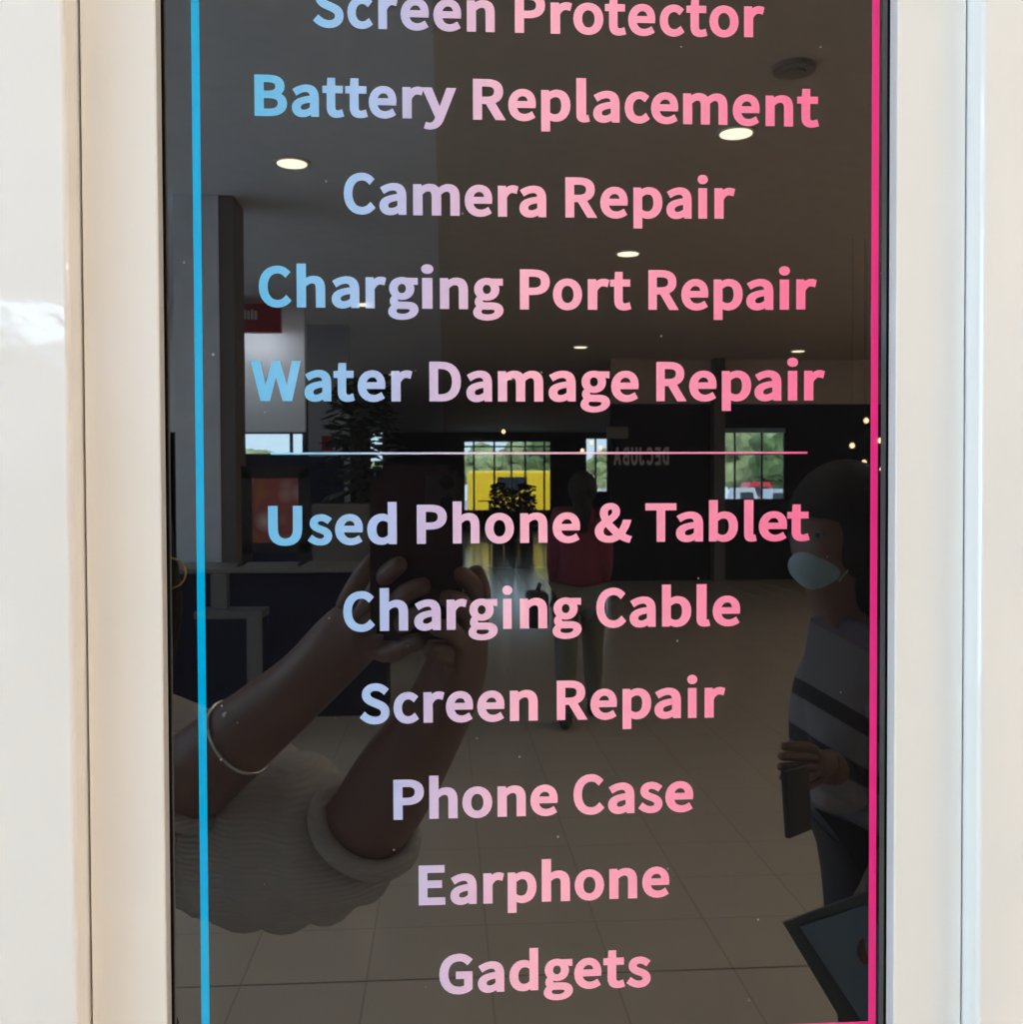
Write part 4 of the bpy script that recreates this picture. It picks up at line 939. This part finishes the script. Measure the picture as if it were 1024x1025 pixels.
# ---- the masked woman at the right with phone and blue folder
wo = thing('person', (0.82, -1.56, 0), 'person in a pale blue face mask and grey striped jumper, looking down', 'person')
V, E = {}, []
fw = Vector((-0.88, 0.47, 0)).normalized(); rt = Vector((0.47, 0.88, 0)).normalized()
hc = S(836, 540, 2.0)
bx_ = S(872, 700, 2.05).x
V['pelvis'] = (Vector((bx_ + 0.08, -1.61, 0.90)), (0.15, 0.11)); V['waist'] = (Vector((bx_ + 0.015, -1.60, 1.02)), (0.12, 0.095))
V['chest'] = (Vector((bx_, -1.60, 1.19)), (0.13, 0.10)); V['neck'] = (Vector((hc.x + 0.02, hc.y - 0.01, 1.345)), 0.046)
E += [('pelvis', 'waist'), ('waist', 'chest'), ('chest', 'neck')]
head_joints(V, E, 'neck', hc, (fw + Vector((0, 0, -0.35))).normalized(), rt, 0.96)
shA, elA, wrA = S(856, 648, 1.96), S(822, 765, 1.92), S(806, 742, 1.78)
elA = S(838, 800, 1.95); wrA = S(832, 762, 1.83)
arm_joints(V, E, 'A', shA, elA, wrA, (0.046, 0.040, 0.024))
hd = (S(805, 762, 1.74) - wrA).normalized()
relaxed_hand(V, E, 'A', wrA, hd, Vector((0, 0, 1)), Vector((-1, 0, 0)))
shB, elB, wrB = Vector((bx_ + 0.15, -1.66, 1.29)), Vector((bx_ + 0.20, -1.60, 1.03)), S(876, 882, 1.84)
arm_joints(V, E, 'B', shB, elB, wrB, (0.046, 0.040, 0.024))
relaxed_hand(V, E, 'B', wrB, Vector((-0.45, 0.1, -0.9)), Vector((0, 1, 0)), Vector((0.5, 0.3, 0)))
feetW = [(bx_ + 0.06, -1.60, 0), (bx_ + 0.24, -1.66, 0)]
legs(V, E, Vector((bx_ + 0.07, -1.62, 0.88)), 0.085, Vector((1, 0, 0)), feetW, fw)
V = {k: (rel(q, wo), r) for k, (q, r) in V.items()}
skin('body', V, E, 'pelvis', m_skin2, wo, 2)
hcl = rel(hc, wo); face_parts(wo, hcl, fw, rt, 0.96, False)
m_str = mat('striped_knit', (0.22, 0.20, 0.24), 0.9)
n = m_str.node_tree; p = n.nodes['Principled BSDF']
tcn = n.nodes.new('ShaderNodeTexCoord'); s = n.nodes.new('ShaderNodeSeparateXYZ'); n.links.new(tcn.outputs['Object'], s.inputs[0])
h_ = math_(n, 'ADD', s.outputs[2], math_(n, 'MULTIPLY', s.outputs[0], 0.6))
f_ = maprange(n, h_, 0.80, 1.40, 0, 1)
r = n.nodes.new('ShaderNodeValToRGB'); n.links.new(f_, r.inputs[0]); r.color_ramp.interpolation = 'CONSTANT'
gr, pu, dk, lt = (0.19, 0.18, 0.20), (0.13, 0.105, 0.15), (0.02, 0.018, 0.022), (0.25, 0.24, 0.25)
for i, (pos, c) in enumerate([(0.0, pu), (0.18, lt), (0.24, gr), (0.325, dk), (0.385, gr), (0.49, dk), (0.55, gr), (0.76, pu)]):
    e = r.color_ramp.elements[i] if i < 2 else r.color_ramp.elements.new(pos)
    e.position = pos; e.color = (*c, 1)
n.links.new(r.outputs[0], p.inputs['Base Color'])
W = {'pelvis': (V['pelvis'][0] + Vector((-0.05, 0, -0.03)), (0.18, 0.14)), 'waist': g('waist', 0.055), 'chest': g('chest', 0.03), 'neck': (lerp(V['chest'][0], V['neck'][0], 0.7), 0.058)}
for s_ in 'AB':
    W['sh' + s_] = g('sh' + s_, 0.022); W['ua' + s_] = g('ua' + s_, 0.024); W['el' + s_] = g('el' + s_, 0.022)
    W['wr' + s_] = (lerp(V['el' + s_][0], V['wr' + s_][0], 0.85), 0.042)
skin('striped_jumper', W, [('pelvis', 'waist'), ('waist', 'chest'), ('chest', 'neck')] + [e for s_ in 'AB' for e in (('chest', 'sh' + s_), ('sh' + s_, 'ua' + s_), ('ua' + s_, 'el' + s_), ('el' + s_, 'wr' + s_))],
     'pelvis', m_str, wo, 2, 'grey and mauve jumper with dark stripes')
# mask
m_mask = mat('pale_blue_mask', (0.30, 0.42, 0.46), 0.8)
mf = (fw + Vector((0, 0, -0.35))).normalized()
bm = nb(); ball(bm, hcl + mf * 0.048 - Vector((0, 0, 0.038)), 0.054, 0.054, 0.046, 24, 16)
for v in bm.verts: v.co += mf * 0.016 * max(0, 1 - abs((v.co - hcl).z + 0.03) / 0.05)
mk = obj('face_mask', bm, m_mask, wo, True)
tube_b = nb(); tube(tube_b, [hcl + mf * 0.06 + rt * 0.05 - Vector((0, 0, 0.03)), hcl + rt * 0.088 - mf * 0.005, hcl + mf * 0.05 + rt * 0.05 - Vector((0, 0, 0.06))], 0.002); obj('ear_loop', tube_b, m_mask, mk)
# hair
bm = nb(); ball(bm, hcl + Vector((0, 0, 0.03)) - fw * 0.03, 0.115, 0.118, 0.130, 28, 18)
for v in list(bm.verts):
    d = v.co - hcl
    if d.dot(fw) > 0.05 and d.z < 0.05: v.co -= fw * (d.dot(fw) - 0.05)
obj('hair', bm, m_hair, wo, True)
W = {i: (q, r_) for i, (q, r_) in enumerate([(hcl - fw * 0.07 + rt * 0.03, 0.095), (hcl - fw * 0.08 + rt * 0.05 - Vector((0, 0, 0.10)), 0.085), (hcl - fw * 0.09 + rt * 0.05 - Vector((0, 0, 0.20)), 0.05)])}
skin('hair_lock', W, [(0, 1), (1, 2)], 0, m_hair, wo, 2)
W = {k: g(k, 0.016) for k in ('hipa', 'kna', 'cfa', 'hipb', 'knb', 'cfb')}
W['pelvis'] = (V['pelvis'][0], (0.155, 0.12)); W['ana'] = (V['ana'][0] + Vector((0, 0, 0.02)), 0.05); W['anb'] = (V['anb'][0] + Vector((0, 0, 0.02)), 0.05)
skin('trousers', W, [('pelvis', 'hipa'), ('hipa', 'kna'), ('kna', 'cfa'), ('cfa', 'ana'), ('pelvis', 'hipb'), ('hipb', 'knb'), ('knb', 'cfb'), ('cfb', 'anb')], 'pelvis', m_jean, wo, 2)
shoes(wo, [rel(f, wo) for f in feetW], fw, m_shoe)
# what she holds
a, b = S(792, 768, 1.70), S(803, 834, 1.70)
bm = nb(); box(bm, -0.0055, 0.0055, -0.036, 0.036, -(a.z - b.z) / 2, (a.z - b.z) / 2, 0.003)
for v in bm.verts: v.co = Matrix.Rotation(0.9, 3, 'Z') @ (Matrix.Rotation(-0.08, 3, 'Y') @ v.co)
o = obj('mobile_phone', bm, m_black); o.location = (a + b) / 2
tag(o, 'black phone held by the person in the striped jumper', 'phone')
fo = thing('folder', S(850, 985, 1.80), 'flat blue folder held at the side of the person in the striped jumper', 'folder')
def quad_prism(pts, th):
    bm = nb(); A_ = [bm.verts.new(q) for q in pts]; B_ = [bm.verts.new(Vector(q) - Vector((0, th, 0))) for q in pts]
    bm.faces.new(A_); bm.faces.new(B_[::-1])
    k = len(pts)
    for i in range(k): bm.faces.new((A_[i], B_[i], B_[(i + 1) % k], A_[(i + 1) % k]))
    return bm
fp = [rel(S(*q), fo) for q in ((784, 924, 1.78), (868, 893, 1.80), (930, 1000, 1.82), (868, 1065, 1.80))]
obj('cover', quad_prism(fp, 0.006), mat('slate_folder', (0.06, 0.085, 0.10), 0.5), fo)
fp = [rel(S(*q), fo) + Vector((0, 0.004, 0)) for q in ((800, 927, 1.78), (866, 905, 1.80), (925, 1000, 1.82), (874, 1040, 1.80))]
obj('pocket', quad_prism(fp, 0.003), mat('blue_folder', (0.13, 0.22, 0.32), 0.4), fo)

# ---- walker in a maroon top in the middle of the concourse
WD = 6.9
wk = thing('person', (SX(580, WD), Y(WD), 0), 'person in a maroon top and light trousers walking away in the concourse', 'person')
V, E = {}, []
fw = Vector((0.1, -1, 0)).normalized(); rt = Vector((1, 0.1, 0)).normalized()
hc = Vector((0.02, 0, 1.555)); z = Vector((0, 0, 1))
V['pelvis'] = (Vector((0, 0, 0.93)), (0.15, 0.11)); V['waist'] = (Vector((0, 0, 1.05)), (0.13, 0.10)); V['chest'] = (Vector((0, 0, 1.29)), (0.15, 0.11)); V['neck'] = (Vector((0.01, 0, 1.43)), 0.05)
E += [('pelvis', 'waist'), ('waist', 'chest'), ('chest', 'neck')]
head_joints(V, E, 'neck', hc, fw, rt)
for s_, sg in (('A', -1), ('B', 1)):
    sh = rt * sg * 0.145 + z * 1.40; el = rt * sg * 0.165 + z * 1.08 - fw * 0.03; wr = rt * sg * 0.15 + z * 0.86 + fw * 0.08
    arm_joints(V, E, s_, sh, el, wr); relaxed_hand(V, E, s_, wr, -z, rt, fw)
feetK = [(-0.12, 0.20, 0.0), (0.12, -0.18, 0.0)]
legs(V, E, Vector((0, 0, 0.91)), 0.09, rt, feetK, fw, 0.08)
skin('body', V, E, 'pelvis', m_skin, wk, 1)
face_parts(wk, hc, fw, rt)
W = {'pelvis': (V['pelvis'][0] - Vector((0, 0, 0.07)), (0.185, 0.145)), 'waist': g('waist', 0.04), 'chest': g('chest', 0.035), 'neck': (lerp(V['chest'][0], V['neck'][0], 0.7), 0.06)}
for s_ in 'AB':
    W['sh' + s_] = g('sh' + s_, 0.025); W['ua' + s_] = g('ua' + s_, 0.025); W['el' + s_] = g('el' + s_, 0.022); W['wr' + s_] = (lerp(V['el' + s_][0], V['wr' + s_][0], 0.85), 0.042)
skin('top', W, [('pelvis', 'waist'), ('waist', 'chest'), ('chest', 'neck')] + [e for s_ in 'AB' for e in (('chest', 'sh' + s_), ('sh' + s_, 'ua' + s_), ('ua' + s_, 'el' + s_), ('el' + s_, 'wr' + s_))],
     'pelvis', mat('maroon_cloth', (0.17, 0.02, 0.04), 0.9), wk, 1, 'maroon top')
W = {k: g(k, 0.016) for k in ('hipa', 'kna', 'cfa', 'hipb', 'knb', 'cfb')}
W['pelvis'] = (V['pelvis'][0], (0.165, 0.125)); W['ana'] = (V['ana'][0], 0.05); W['anb'] = (V['anb'][0], 0.05)
skin('trousers', W, [('pelvis', 'hipa'), ('hipa', 'kna'), ('kna', 'cfa'), ('cfa', 'ana'), ('pelvis', 'hipb'), ('hipb', 'knb'), ('knb', 'cfb'), ('cfb', 'anb')], 'pelvis', mat('khaki_cloth', (0.15, 0.145, 0.115), 0.9), wk, 1)
shoes(wk, feetK, fw, m_shoe)
bm = nb(); ball(bm, hc + Vector((0, 0, 0.03)) - fw * 0.03, 0.100, 0.112, 0.120); tube(bm, [hc - fw * 0.07, hc - fw * 0.11 - z * 0.12, hc - fw * 0.12 - z * 0.26], [0.06, 0.06, 0.03]); obj('hair', bm, m_hair, wk, True)
t = thing('shoulder_bag', (SX(537, WD), Y(WD) + 0.02, SZ(628, WD)), 'dark bag carried at the side of the person in the maroon top', 'bag')
bm = nb(); box(bm, -0.07, 0.07, -0.12, 0.12, 0, 0.24, 0.03, 3); obj('pouch', bm, m_black, t)
bm = nb(); tube(bm, [(0, -0.08, 0.22), (0.02, -0.05, 0.29), (0.02, 0.05, 0.29), (0, 0.08, 0.22)], 0.008); obj('strap', bm, m_black, t)
